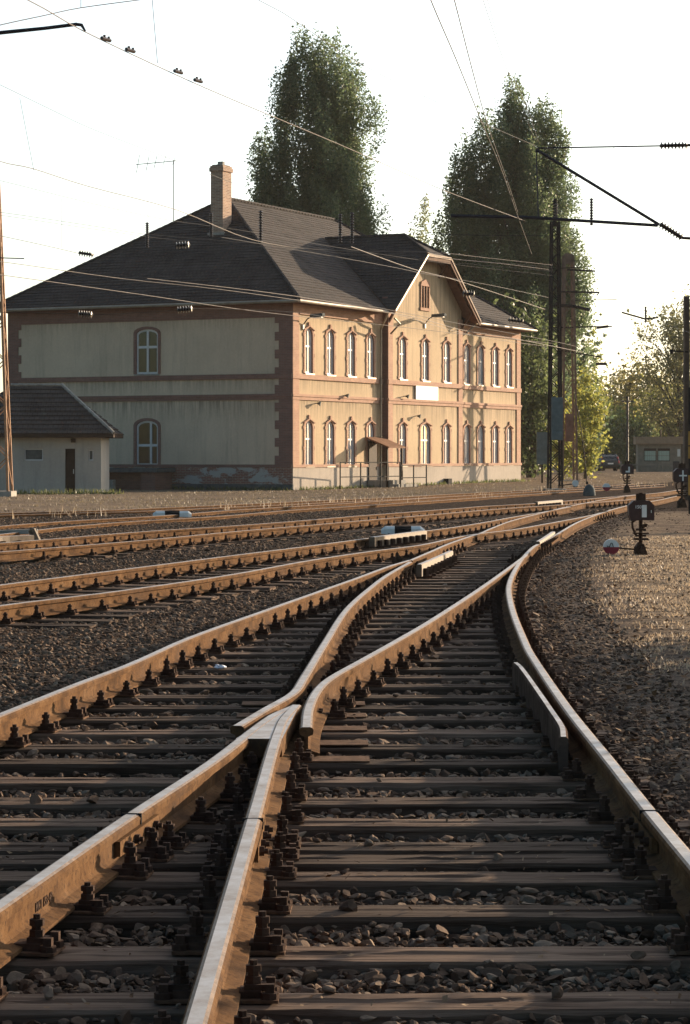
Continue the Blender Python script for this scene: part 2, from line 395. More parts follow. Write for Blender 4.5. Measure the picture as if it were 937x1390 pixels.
def sweep(name, L, parent, mats=None, prof=PROF, topf=TOPF, z=0, zs=None, smooth=False):
    d=np.gradient(L,axis=0); d/=np.linalg.norm(d,axis=1)[:,None]; nrm=np.stack([d[:,1],-d[:,0]],1)
    n=len(prof); V=[]; 
    for i in range(len(L)):
        for a,b in prof:
            V.append((L[i,0]+nrm[i,0]*a, L[i,1]+nrm[i,1]*a, b+z+(zs[i] if zs is not None else 0)))
    mb=MB(); fs=[]; ms=[]
    for i in range(len(L)-1):
        for k in range(n):
            k2=(k+1)%n; fs.append((i*n+k,(i+1)*n+k,(i+1)*n+k2,i*n+k2)); ms.append(0 if k not in topf else (1 if (k==8 or len(topf)==1) else 2))
    fs.append(tuple(range(n))); ms.append(0); fs.append(tuple((len(L)-1)*n+k for k in range(n))[::-1]); ms.append(0)
    mb.v=V; mb.f=[list(f) for f in fs]; mb.m=ms
    return mb.build(name, mats or [M['rail'],M['railtop'],M['railedge']], parent)
railA=world_line([(0,970),(100,930),(177,901),(256,866),(359,829),(441,800),(484,784.8),(527,769),(557,760)],ext0=9)
railAC=world_line([(557,760.5),(585,748.5),(609,738),(638,728),(654,723),(666,717.5),(695,706.7),(734,696.5),(760,690),(783,685),(829,676.4),(862,672),(896,668.7),(918,665.4),(937,663.3),(985,658.5),(1040,654.6)])
railB0=world_line([(0,1228),(179,1105),(287,1034),(369,972),(402,957)],ext0=3.5)
railB1=world_line([(416,988),(419,962),(432,936),(450,920),(485,900),(535,872),(583,844),(652,799),(689,772.6),(714,754)])
railC0=world_line([(290,1300),(344,1110),(382,982),(402,957)],ext0=2.5)
railC1=world_line([(322,986),(362,962),(398,941),(412,921),(440,875),(472,826),(509,793),(527,780),(557,763)])
railD=world_line([(937,1166),(884,1103),(830,1035),(769,959),(722,890),(713,873),(695,826),(691,794),(704,765),(716,750),(726,741),(751,728),(785,708.5),(825,693.5),(853,686),(898,678),(918,673.6),(960,668),(1030,661)],ext0=4)
railT2f=world_line([(-60,804),(0,794),(102,781),(205,768),(307,755),(420,741),(488,732),(578,720.5),(620,715),(660,708.5),(695,702),(734,695.5),(774,688)],ext0=2)
railT2n=world_line([(-60,834),(0,822),(154,803),(307,781),(420,760.7),(505,748),(569,740),(609,731.6),(638,726),(657,723.5),(695,719),(730,713),(796,700.7),(824,694)],ext0=2)
railT3f=world_line([(-60,740),(0,737),(200,721),(317,713.5),(420,705.7),(480,700.6),(620,690),(657,687),(714,684),(762,680.3),(825,674.8),(862,671.5)],ext0=3)
railT3n=world_line([(-60,753),(0,749),(200,732.7),(317,721.5),(420,712.8),(480,707.5),(580,699),(686,690),(774,684.2),(800,682.5),(818,681.2),(862,677.5),(900,675)],ext0=3)
T4f=world_line(ztop=.045,pts=[(-80,722),(0,714),(94,707),(220,699.8),(317,692.3),(420,686.2),(503,681),(620,673.5),(720,667.5),(860,660)],ext0=3)
T5f=world_line(ztop=.03,pts=[(-120,699.5),(24,695.6),(131,692.8),(211,689.4),(317,684.8),(420,680),(534,675),(620,670.2),(730,664.6),(862,657)],ext0=3)
T4n=offset_line(T4f,1.5); T5n=offset_line(T5f,1.5)
def XatY(L):
    return lambda y: np.interp(y, L[:,1], L[:,0])
xA,xB0,xB1,xC0,xC1,xD,xAC=[XatY(L) for L in (railA,railB0,railB1,railC0,railC1,railD,railAC)]

def fastening_mesh():
    mb=MB()
    mb.box(-.17,.17,-.075,.075,.0,.010,1)
    for s in (-1,1):
        mb.box(s*.070-.02*s-.012, s*.070+.052*s, -.045,.045,.010,.034)      # clip
        mb.box(s*.105-.030, s*.105+.030,-.030,.030,.034,.052)
        mb.cyl((s*.100,0,.05),.024,.026,6); mb.cyl((s*.100,0,.076),.017,.014,6); mb.cyl((s*.100,0,.09),.024,.022,6); mb.cyl((s*.100,0,.112),.012,.016,6)
        mb.cyl((s*.146,.045,.01),.026,.022,8); mb.box(s*.146-.013,s*.146+.013,.032,.058,.032,.062)
        mb.cyl((s*.146,-.045,.01),.026,.020,8); mb.box(s*.146-.013,s*.146+.013,-.058,-.032,.030,.058)
    return mb
_f=fastening_mesh().build('rail_fastening',[M['iron'],M['plate']]); FAST=_f.data; bpy.data.objects.remove(_f)
def put_fastenings(parent, places, stuffname='far_rail_fastenings'):
    """places: (x,y,heading); nearest 100 individual parts, the rest one stuff part"""
    places=sorted(places,key=lambda p:p[0]**2+p[1]**2)
    for x,y,h in places[:100]:
        o=bpy.data.objects.new('rail_fastening',FAST); COL.objects.link(o); o.parent=parent
        o.location=(x,y,0); k=random.uniform(.72,.98); w_=random.uniform(.8,.95); o.scale=(random.choice((-1,1)),w_,k); o.rotation_euler=(0,0,-h+random.uniform(-.03,.03))
    rest=places[100:]
    if rest:
        v=np.array([tuple(q.co) for q in FAST.vertices]); fc=[list(p.vertices) for p in FAST.polygons if len(p.vertices)==4]; fc=np.array(fc)
        mi=np.array([p.material_index for p in FAST.polygons if len(p.vertices)==4])
        V=[];Fs=[];Ms=[]
        for i,(x,y,h) in enumerate(rest):
            c,s=math.cos(-h),math.sin(-h)
            q=v.copy(); q[:,0]=v[:,0]*c-v[:,1]*s+x; q[:,1]=v[:,0]*s+v[:,1]*c+y
            V.append(q); Fs.append(fc+i*len(v)); Ms.append(mi)
        o=bulk(stuffname,np.concatenate(V),np.concatenate(Fs),[M['iron'],M['plate']],parent,midx=np.concatenate(Ms)); o['kind']='stuff'
def sleeper_mesh(L, seed, w=.25, name='sleeper'):
    r=random.Random(seed); n=max(10,int(L/.14)); mb=MB(); vs=[]
    k=9; 
    ph=r.random()*9
    for i in range(n+1):
        x=-L/2+L*i/n; wob=.008*math.sin(i*.7+ph)+r.uniform(-.004,.004)
        ed=r.uniform(.004,.016); e2=r.uniform(.004,.016)
        split=-.010 if r.random()<.5 else -.002
        prof=[(-w/2+wob,-.15),(-w/2+wob,-ed-.006),(-w/2+wob+ed,-.001-r.random()*.003),(-.03,r.uniform(-.003,.002)),(-.004,split*1.4),(.024,r.uniform(-.003,.002)),(w/2+wob-e2,-.001-r.random()*.003),(w/2+wob,-e2-.006),(w/2+wob,-.15)]
        vs+= [(x+(r.uniform(-.015,.015) if i in (0,n) else 0),a,b) for a,b in prof]
    fs=[]
    for i in range(n):
        for j in range(k-1): fs.append((i*k+j,(i+1)*k+j,(i+1)*k+j+1,i*k+j+1))
    fs.append(tuple(range(k))); fs.append(tuple(n*k+j for j in range(k))[::-1])
    mb.add(vs,fs); return mb
# ---- main turnout
turnout=empty('railway_turnout',(0,0,0),0,'foreground turnout whose rails cross at a V-shaped frog on long wooden sleepers','railway track')
sweep('stock_rail',railA,turnout); sweep('stock_rail',railD,turnout)
sweep('closure_rail',railAC,turnout)
# frog legs stop just short of each other
sweep('frog_rail',railB0,turnout); sweep('frog_rail',railC0,turnout,z=.0015)
mb=MB(); nx,ny=float(railB0[-1,0]),float(railB0[-1,1])
yb=ny-1.5
mb.prism([Vector((nx-.012,ny+.03,0)),Vector((nx+.02,ny+.03,0)),Vector((xC0(yb)+.03,yb,0)),Vector((xB0(yb)-.03,yb,0))],(0,0,.06),(0,0,.1485),0)
mb.m=[0,1]+[0]*(len(mb.f)-2)
mb.build('frog_nose',[M['rail'],M['railtop']],turnout)
def taper(L,a,b):  # lowers nothing, only used for blades
    return L
sweep('wing_rail',railB1,turnout,z=.003); sweep('wing_rail',railC1,turnout,z=.003)
# thick pads under the frog
mb=MB()
for y in (11.6,12.25,12.9,13.55,14.2):
    mb.box(-.62,.12,y-.1,y+.1,.0005,.0085)
build_each(mb,'frog_base_plate',M['plate'],turnout)
def checkrail(pts,name='check_rail',zt=.17,w=.05,h=.16,parent=turnout,mat=None):
    L=world_line(pts,ztop=zt,n_sub=4); p=[(-w/2,zt-h),(-w/2,zt-.012),(-w/2+.01,zt),(w/2-.01,zt),(w/2,zt-.012),(w/2,zt-h)]
    g=sweep(name,L,parent,[mat or M['rail'],M['railtop']],prof=p,topf=(2,))
    if mat is M['checkrail']:
        d=np.r_[0,np.cumsum(np.linalg.norm(np.diff(L,axis=0),axis=1))]; mb=MB(); q=.2
        while q<d[-1]-.1:
            x=np.interp(q,d,L[:,0]); y=np.interp(q,d,L[:,1]); x2=np.interp(q+.1,d,L[:,0]); y2=np.interp(q+.1,d,L[:,1]); l=math.hypot(x2-x,y2-y) or 1; nx,ny=(y2-y)/l,-(x2-x)/l; ow=w/2+.03
            mb.cyl((x+nx*ow,y+ny*ow,zt-h),.045,h*.62,6); mb.box(x+nx*ow-.07,x+nx*ow+.07,y+ny*ow-.06,y+ny*ow+.06,.005,.035); q+=.42
        build_each(mb,'guard_bolt',M['iron'],parent)
    return g
checkrail([(700,899),(707,905),(728,934),(748,963),(763,986),(765,1000)],w=.045,mat=M['checkdark'])
checkrail([(569,766),(584,760),(612,747.5)],w=.07,zt=.175,h=.15,mat=M['checkrail'])
checkrail([(730,735),(740,729),(751,721.5)],w=.07,zt=.19,h=.10,mat=M['checkrail'])
# fish plates and joint gaps on the near rails
for L,fx,yj in ((railB0,xB0,8.87),(railC0,xC0,8.75),(railD,xD,8.95)):
    h=math.atan2(fx(yj+.3)-fx(yj-.3),.6)
    o=empty('fish_plate_joint'); bpy.data.objects.remove(o)
    mb=MB()
    for s in (-1,1):
        mb.box(s*.012 if s>0 else -.034, .034 if s>0 else -.012,-.33,.33,.045,.100,0)
        for q in (-.24,-.09,.09,.24): mb.cyl((s*.034 if s>0 else -.052,q,.072),.019,.018,6,1,'x'); mb.cyl((.052 if s>0 else -.066,q,.072),.010,.014,6,1,'x')
    j=mb.build('fish_plate',[M['rail'],M['iron']],turnout); j.location=(fx(yj),yj,0); j.rotation_euler=(0,0,-h)
    mb=MB(); mb.box(-.0385,.0385,-.004,.004,.112,.1535)
    g=mb.build('rail_joint',M['black_paint'],turnout); g.location=(fx(yj),yj,0); g.rotation_euler=(0,0,-h)
# raised rolling marks on the near rail web
tc=bpy.data.curves.new('t','FONT'); tc.body='MK1 153 48'; tc.size=.042; tc.extrude=.0015; tc.offset=.0006; to=bpy.data.objects.new('t',tc); COL.objects.link(to)
bpy.context.view_layer.update(); tm=bpy.data.meshes.new_from_object(to.evaluated_get(bpy.context.evaluated_depsgraph_get())); bpy.data.objects.remove(to)
def text_mesh(body,size,extrude=.001,offset=0):
    tc=bpy.data.curves.new('t','FONT'); tc.body=body; tc.size=size; tc.extrude=extrude; tc.offset=offset; tc.align_x='CENTER'; to=bpy.data.objects.new('t',tc); COL.objects.link(to)
    bpy.context.view_layer.update(); tm=bpy.data.meshes.new_from_object(to.evaluated_get(bpy.context.evaluated_depsgraph_get())); bpy.data.objects.remove(to); return tm
tm.materials.clear(); tm.materials.append(M['iron'])
o=bpy.data.objects.new('rolling_mark',tm); COL.objects.link(o); o.parent=turnout
yy=7.45; hd=math.atan2(xB0(8)-xB0(7.4),.6)
o.location=(xB0(yy)+.0105,yy,.055); o.rotation_euler=(R(90),0,R(90)-hd)
# sleepers
ys=[]; y=4.6; i=0
while y<37.5:
    if abs(y-8.95)<.3: ys+= [8.78,9.06]; y=9.66; continue
    ys.append(y); y+=.635 if y<20 else .62
fl=[]; SLEEP_MAIN=[]
for i,y in enumerate(ys):
    xa=float(xA(y)) if y<railA[-1,1] else float(xAC(y)); xd=float(xD(y))
    xl=xa-.34+random.uniform(-.08,.05); xr=xd+.24+random.uniform(-.05,.05)
    o=sleeper_mesh(xr-xl,i,.218).build('sleeper',M['sleeper'],turnout,uv=False); o.location=((xl+xr)/2,y,random.uniform(-.006,.0)); o.rotation_euler=(0,0,random.uniform(-.008,.008)-.02*(y>20))
    SLEEP_MAIN.append((y,xl,xr))
    for fx,y0,y1 in ((xA,0,33.6),(xB0,0,12.0),(xB1,13.2,33),(xC0,0,11.9),(xC1,13.4,33),(xD,0,60),(xAC,34,60)):
        if y0<=y<=y1:
            h=math.atan2(fx(y+.3)-fx(y-.3),.6); fl.append((float(fx(y)),y+random.uniform(-.01,.01),h))
put_fastenings(turnout,fl)
# ---- plain tracks
def plain_track(name,label,Lf,Ln,ymax,sleepers=True,z=0):
    t=empty(name,(0,0,0),0,label,'railway track')
    sweep('rail',Lf,t,z=z); sweep('rail',Ln,t,z=z)
    if sleepers:
        # walk the far rail, find perpendicular point on near rail
        d=np.r_[0,np.cumsum(np.linalg.norm(np.diff(Lf,axis=0),axis=1))]; s=0; fl=[]; proto={}
        N=0
        while s<d[-1]-1:
            x=np.interp(s,d,Lf[:,0]); y=np.interp(s,d,Lf[:,1])
            if y>ymax: break
            x2=np.interp(s+.3,d,Lf[:,0]); y2=np.interp(s+.3,d,Lf[:,1]); h=math.atan2(x2-x,y2-y)
            nx,ny=math.cos(h),-math.sin(h)
            k=N%6
            if k not in proto: proto[k]=sleeper_mesh(2.5,100+k).build('sleeper',M['sleeper'],t,uv=False); o=proto[k]
            else: o=proto[k].copy(); COL.objects.link(o)
            o.location=(x+nx*.75,y+ny*.75,-.004); o.rotation_euler=(0,0,-h)
            fl.append((x,y,h))
            # near rail position
            v=Ln-np.array([x,y]); al=v[:,0]*math.sin(h)+v[:,1]*math.cos(h); j=np.argmin(abs(al)); j2=min(j+1,len(Ln)-1)
            off=np.interp(0,al,v[:,0]*nx+v[:,1]*ny); 
            if .3<off<2: fl.append((x+nx*off,y+ny*off,h))
            s+=.64; N+=1
        put_fastenings(t,fl)
    return t
T2=plain_track('railway_track','second track from the camera with rusty orange rails running left to the far switch',railT2f,railT2n,58)
T3=plain_track('railway_track','third track from the camera, thin rusty rails with a bright worn head',railT3f,railT3n,74)
T4=plain_track('siding_track','fourth track, low siding half sunk in gravel before the station yard',T4f,T4n,0,False,-.105)
T5=plain_track('siding_track','farthest track nearest the station, rusty siding rails overgrown with dry grass',T5f,T5n,0,False,-.12)
checkrail([(505,729),(540,724.5),(576,720)],w=.10,zt=.185,h=.155,parent=T2,mat=M['checkrail'])
checkrail([(728,681.2),(762,678.4)],w=.10,zt=.19,h=.17,parent=T3,mat=M['checkrail'])
checkrail([(-40,731),(0,728),(43,726.2)],w=.12,zt=.18,h=.2,parent=T3,mat=M['checkrail'])

# ------------------------------------------------------------------ ground
def seg_dist(px,py,L):
    """signed distance to polyline (positive = right of it)"""
    best=np.full(px.shape,1e9); sg=np.zeros(px.shape)
    step=max(1,len(L)//28); Q=L[::step]
    if not np.allclose(Q[-1],L[-1]): Q=np.vstack([Q,L[-1]])
    for a,b in zip(Q[:-1],Q[1:]):
        d=b-a; l2=d@d; t=np.clip(((px-a[0])*d[0]+(py-a[1])*d[1])/l2,0,1)
        ex=px-a[0]-t*d[0]; ey=py-a[1]-t*d[1]; dd=np.hypot(ex,ey); m=dd<best
        best=np.where(m,dd,best); sg=np.where(m,np.sign(ex*d[1]-ey*d[0]),sg)
    return best*sg
def smooth(a,b,x):
    t=np.clip((x-a)/(b-a),0,1); return t*t*(3-2*t)
def fbm(x,y,f,seed):
    r=np.random.default_rng(seed); s=0
    for k in range(4):
        a=r.uniform(0,6.28,4); s=s+np.sin(x*f*1.0+a[0]+1.7*np.sin(y*f*.7+a[1]))*np.cos(y*f*1.1+a[2]+1.3*np.sin(x*f*.8+a[3]))/(1.6**k); f*=2.1
    return s/2.2
YD_MAX=80
def ground_z(X,Y):
    xa=np.interp(Y,railA[:,1],railA[:,0]); xa=np.where(Y>railA[-1,1],np.interp(Y,railAC[:,1],railAC[:,0]),xa); xd=np.interp(Y,railD[:,1],railD[:,0])
    inside=smooth(-.6,-.22,X-xa)*(1-smooth(.06,.26,X-xd))*(1-smooth(36.5,38.5,Y))
    z=-.035-.038*inside
    right=smooth(.1,1.2,X-xd); z=z+right*.055+.02*smooth(.05,.25,X-xd)
    # building yard slightly lower at its near corner
    low=smooth(70,95,Y)*(1-smooth(-3,10,X)); z=z-.12*low+smooth(150,185,Y)*.10+.03*smooth(70,100,Y)*(1-low)
    z=z+.018*fbm(X,Y,1.1,3)+.010*fbm(X,Y,5.3,5)*(1-.5*inside)
    return z
xs=np.unique(np.concatenate([np.arange(-8,8.01,.09),np.arange(-30,30.1,.6),np.array([-3000,-1500,-700,-300,-150,-90,-60,-45,45,60,90,150,300,700,1500,3000])]).round(3))
ysg=np.unique(np.concatenate([np.arange(-6,4,1.),np.arange(4,36,.09),np.arange(36,80,.25),np.arange(80,240,1.2),np.array([-60,-20,260,300,380,500,800,1500,3000,4500])]).round(3))
GX,GY=np.meshgrid(xs,ysg); GZ=ground_z(GX,GY)
far=np.maximum(0,np.hypot(GX,GY-60)-400); GZ=np.where(far>0,0.0,GZ)
dT5=-seg_dist(GX.ravel(),GY.ravel(),T5f).reshape(GX.shape)       # positive = towards the station
dT4=seg_dist(GX.ravel(),GY.ravel(),T4n).reshape(GX.shape)
dD=GX-np.interp(GY,railD[:,1],railD[:,0])
beyond=np.where(GY>60,smooth(-.2,1.6,dT5),smooth(-.2,1.6,dT5)); 
straw=.56*beyond+ .42*smooth(.0,.8,-np.abs(dT5+1.2)+1.6)*(GY<110)
straw=np.where((dD>.7)&(GY<60), .66*smooth(16,19,GY)*smooth(.7,1.8,dD)*(1-smooth(38,46,GY))+.42*smooth(38,46,GY), straw)
rightbit=smooth(.12,.7,dD)*(GY<62)
straw=straw+.12*rightbit*smooth(12,18,GY)
dirt=np.maximum(rightbit*.85, .75*beyond)
dirt=np.maximum(dirt,.30*(dT4<0)*(GY<80)*(1-rightbit))
weed=.42*beyond*(GX<12)*smooth(84,98,GY)*(GY<140)
ZN=np.stack([straw,dirt,weed,np.ones_like(straw)],-1).reshape(-1,4)
ny_,nx_=GX.shape; idx=np.arange(ny_*nx_).reshape(ny_,nx_)
Fq=np.stack([idx[:-1,:-1],idx[:-1,1:],idx[1:,1:],idx[1:,:-1]],-1).reshape(-1,4)
g=bulk('ground',np.stack([GX,GY,GZ],-1).reshape(-1,3),Fq,M['ground'],attr={'zone':ZN},smooth=True); g['kind']='structure'

# ------------------------------------------------------------------ ballast stones
def ico(level):
    import bmesh
    bm=bmesh.new(); bmesh.ops.create_icosphere(bm,subdivisions=level,radius=1); bm.verts.ensure_lookup_table()
    v=np.array([tuple(q.co) for q in bm.verts]); f=np.array([[q.index for q in fc.verts] for fc in bm.faces]); bm.free(); return v,f
ICO1=ico(1); ICO2=ico(2)
def stones(name,X,Y,Z,S,mat,base,flat=.65,sub=1,spiky=.28):
    v,f=base; n=len(X); nv=len(v); rng=RNG
    V=np.repeat(v[None],n,0)
    # angular: random plane cuts
    for _ in range(9 if sub>1 else 4):
        nrm=rng.normal(size=(n,3)); nrm/=np.linalg.norm(nrm,axis=1)[:,None]; c=rng.uniform(.30,.75,(n,1))
        dt=np.einsum('nij,nj->ni',V,nrm)-c; dt=np.maximum(dt,0); V=V-dt[:,:,None]*nrm[:,None,:]
    V*=(1+rng.uniform(-spiky,spiky,(n,nv,1))*.25)*1.35
    V*=np.stack([rng.uniform(.7,1.35,n),rng.uniform(.6,1.1,n),rng.uniform(.3,.8,n)*flat/.65],1)[:,None,:]
    a=rng.uniform(0,6.28,n); tl=rng.normal(0,.45,n); ca,sa=np.cos(a),np.sin(a); ct,st=np.cos(tl),np.sin(tl)
    x,y,z=V[...,0],V[...,1],V[...,2]
    y2=y*ct[:,None]-z*st[:,None]; z2=y*st[:,None]+z*ct[:,None]
    x3=x*ca[:,None]-y2*sa[:,None]; y3=x*sa[:,None]+y2*ca[:,None]
    P=np.stack([x3*S[:,None]+X[:,None],y3*S[:,None]+Y[:,None],z2*S[:,None]+Z[:,None]],-1).reshape(-1,3)
    Fc=(f[None]+(np.arange(n)*nv)[:,None,None]).reshape(-1,3)
    o=bulk(name,P,Fc,mat); o['kind']='stuff'; return o
def sample(n,y0,y1,margin=.6,p=1.0):
    """random ground points inside the view wedge; density falls with distance by power p"""
    u=RNG.random(n); 
    Y=(y0**(2-p)+(y1**(2-p)-y0**(2-p))*u)**(1/(2-p)) if p!=2 else y0*(y1/y0)**u
    w=.148*Y+margin; X=RNG.uniform(-1,1,n)*w; return X,Y
RAILS=[railA,railB0,railB1,railC0,railC1,railD,railAC,railT2f,railT2n,railT3f,railT3n]
def keep_mask(X,Y,inner_ok=True):
    k=np.ones(len(X),bool)
    for L in RAILS:
        y0,y1=L[:,1].min(),L[:,1].max(); x=np.interp(Y,L[:,1],L[:,0]); k&= ~((Y>y0)&(Y<y1)&(np.abs(X-x)<.085))
    return k
def zone_masks(X,Y):
    xa=np.where(Y>railA[-1,1],np.interp(Y,railAC[:,1],railAC[:,0]),np.interp(Y,railA[:,1],railA[:,0])); xd=np.interp(Y,railD[:,1],railD[:,0])
    inside=(X>xa-.3)&(X<xd+.12)&(Y<37.8)
    yy=np.array([s[0] for s in SLEEP_MAIN]); dmin=np.min(np.abs(Y[:,None]-yy[None]),1) if len(X) else np.array([])
    return inside,dmin,X-xd
def scatter(name,n,y0,y1,smin,smax,base,p,label,mat='stone'):
    X,Y=sample(n,y0,y1,p=p); ins,dm,dd=zone_masks(X,Y); S=RNG.uniform(0,1,len(X))**1.8*(smax-smin)+smin
    k=keep_mask(X,Y)
    k&= ~(ins&(dm<.10)&(RNG.random(len(X))>.006))
    k&= ~((dd>.9)&(RNG.random(len(X))<np.clip((dd-.12)/.7,0,.93)))
    k&= ~((dd>.25)&(dd<=.9)&(RNG.random(len(X))<.25))
    b=-seg_dist(X,Y,T5f); k&= ~((b>-1.5)&(RNG.random(len(X))<.9))
    X,Y,S,ins,dm,dd=[a[k] for a in (X,Y,S,ins,dm,dd)]
    S=np.where(dd>.25,S*.6,S)
    S=np.where((~ins)&(dd<0),S*.72,S)
    Z=ground_z(X,Y)+S*.15; Z=np.where(ins&(dm>=.10),ground_z(X,Y)+RNG.uniform(-.01,.042,len(X)),Z); Z=np.where(ins&(dm<.10),S*.35,Z)
    o=stones(name,X,Y,Z,S,M[mat],base,sub=2 if base is ICO2 else 1); tag(o,label,'gravel',kind='stuff')
scatter('ballast',42000,5.2,13,.008,.031,ICO2,1.2,'angular brown grey ballast stones between the nearest sleepers')
scatter('ballast',52000,12,30,.012,.040,ICO1,1.2,'brown grey track ballast in the middle distance between the rails')
scatter('ballast',50000,29,66,.018,.045,ICO1,1.2,'small distant ballast stones along the far tracks')
# litter of dry leaves and twigs (stuff)
def flakes(name,n,y0,y1,mat,smin,smax,label,cond,p=1.2,up=.35):
    X,Y=sample(n,y0,y1,p=p); ins,dm,dd=zone_masks(X,Y); k=cond(X,Y,ins,dm,dd); X,Y,ins,dm=X[k],Y[k],ins[k],dm[k]; n=len(X)
    S=RNG.uniform(smin,smax,n); a=RNG.uniform(0,6.28,n); tz=RNG.normal(0,up,n); asp=RNG.uniform(.15,.8,n)
    q=np.array([(-1,-1),(1,-1),(1,1),(-1,1)],float)
    P=np.zeros((n,4,3))
    for i,(u,v) in enumerate(q):
        du=u*S; dv=v*S*asp; P[:,i,0]=X+du*np.cos(a)*np.cos(tz)-dv*np.sin(a); P[:,i,1]=Y+du*np.sin(a)*np.cos(tz)+dv*np.cos(a); P[:,i,2]=du*np.sin(tz)+RNG.normal(0,.12,n)*S
    Z=ground_z(X,Y)+.016; Z=np.where(ins&(dm<.12),.004,Z); P[...,2]+=Z[:,None]+np.abs(np.sin(tz))[:,None]*S[:,None]
    o=bulk(name,P.reshape(-1,3),np.arange(n*4).reshape(-1,4),mat); tag(o,label,'litter',kind='stuff'); return o
flakes('leaf_litter',8000,5.5,34,M['debris'],.004,.013,'dry leaf scraps and twigs strewn over the ballast',lambda X,Y,i,dm,dd:(dd<.9)&keep_mask(X,Y))
flakes('leaf_litter',19000,8,40,M['debris'],.006,.024,'dry leaf scraps and straw on the dirt beside the right hand rail',lambda X,Y,i,dm,dd:(dd>.12)&keep_mask(X,Y))
# grass blades
def blades(name,X,Y,H,W,mat,label,lean=.45):
    n=len(X); a=RNG.uniform(0,6.28,n); l=RNG.normal(0,lean,n)*H; la=RNG.uniform(0,6.28,n)
    P=np.zeros((n,3,3)); z=ground_z(X,Y)-.004
    P[:,0]=np.stack([X-np.cos(a)*W,Y-np.sin(a)*W,z],-1); P[:,1]=np.stack([X+np.cos(a)*W,Y+np.sin(a)*W,z],-1); P[:,2]=np.stack([X+l*np.cos(la),Y+l*np.sin(la),z+H],-1)
    o=bulk(name,P.reshape(-1,3),np.arange(n*3).reshape(-1,3),mat); tag(o,label,'grass',kind='stuff'); return o
def noise2(X,Y,f,s): return fbm(X,Y,f,s)
X,Y=sample(120000,15,42,p=1.0); dd=X-np.interp(Y,railD[:,1],railD[:,0]); k=(dd>.7)&((noise2(X,Y*1.8,1.6,21)+.8*noise2(X,Y*2.5,5,22)+.15*smooth(1.2,2.5,dd)+.15*smooth(18,22,Y))*smooth(.0,1.2,dd-.6)>.04); X,Y=X[k],Y[k]
blades('dry_grass',X,Y,RNG.uniform(.008,.045,len(X)),RNG.uniform(.003,.009,len(X)),M['straw'],'dry straw coloured grass on the dirt right of the lantern',.8)
X,Y=sample(46000,54,175,p=1.0); b=-seg_dist(X,Y,T5f); k=(b>.2)&(noise2(X,Y,.5,8)>-.05)&(Y<172); X,Y=X[k],Y[k]
blades('dry_grass',X,Y,RNG.uniform(.02,.10,len(X)),RNG.uniform(.008,.02,len(X)),M['yard_grass'],'dry yellow grass of the station yard beyond the sidings')
X,Y=sample(16000,45,120,p=1.0); b=-seg_dist(X,Y,T5f); k=(b>-3)&(b<.6)&(noise2(X,Y,.9,14)>.35); X,Y=X[k],Y[k]
blades('weeds',X,Y,RNG.uniform(.08,.3,len(X)),RNG.uniform(.008,.02,len(X)),M['straw'],'tall dry weeds growing between the siding rails',.25)
# weeds at wall foot
def along(a,b,n,w):
    t=RNG.random(n); return a[0]+(b[0]-a[0])*t+RNG.normal(0,w,n), a[1]+(b[1]-a[1])*t+RNG.normal(0,w,n)

# ------------------------------------------------------------------ station building (local: x along facade, y inward, z up)
D0=Vector((.444,.896,0)).normalized(); ROT=math.atan2(D0.y,D0.x)
C0=Vector(((397-CX)/F*111.6,111.6,0))
B=empty('station_building',C0,ROT,'two storey ochre plastered railway station with brick trim, cross gable and dark hipped tile roof','building')
LT,WD,PB=28.5,16.1,.32
BA,BB,BC=9.9,19.3,14.6
def px2t(px,n=0):
    r=(px-CX)/F; ox=C0.x+.896*n; oy=C0.y-.444*n
    return (r*oy-ox)/(D0.x-r*D0.y)
ZB=-.3
UP=(5.43,7.60); LO=(.98,3.16); HWN=.40; RISE=.36
def arch(hw,zb,zt,rise,n=8):
    pts=[(-hw,zb),(-hw,zt-rise)]
    for i in range(1,n): a=math.pi*(1-i/n); pts.append((hw*math.cos(a),zt-rise+rise*math.sin(a)))
    pts+=[(hw,zt-rise),(hw,zb)]; return pts
def wall(mb,a0,a1,z0,z1,ops,P,depth=.12,m=0,mr=1):
    """ops: dict centre -> list of (hw,zb,zt,rise); P(a,d,z) maps to local"""
    cs=sorted(ops); cur=a0
    def q(x0,x1,za,zb):
        if x1-x0>1e-4 and zb-za>1e-4: mb.poly([P(x0,0,za),P(x1,0,za),P(x1,0,zb),P(x0,0,zb)],m)
    for c in cs:
        W=max(o[0] for o in ops[c]); q(cur,c-W,z0,z1); cur=c+W; zz=z0
        for hw,zb,zt,rise in sorted(ops[c],key=lambda o:o[1]):
            q(c-W,c+W,zz,zb)
            if hw<W: q(c-W,c-hw,zb,zt); q(c+hw,c+W,zb,zt)
            A=arch(hw,zb,zt,rise)
            top=A[1:-1]
            for (x0,y0),(x1,y1) in zip(top[:-1],top[1:]):
                mb.poly([P(c+x0,0,y0),P(c+x1,0,y1),P(c+x1,0,zt),P(c+x0,0,zt)],m)
            for (x0,y0),(x1,y1) in zip(A,A[1:]+A[:1]):
                mb.poly([P(c+x0,0,y0),P(c+x1,0,y1),P(c+x1,depth,y1),P(c+x0,depth,y0)],mr)
            zz=zt
        q(c-W,c+W,zz,z1)
    q(cur,a1,z0,z1)
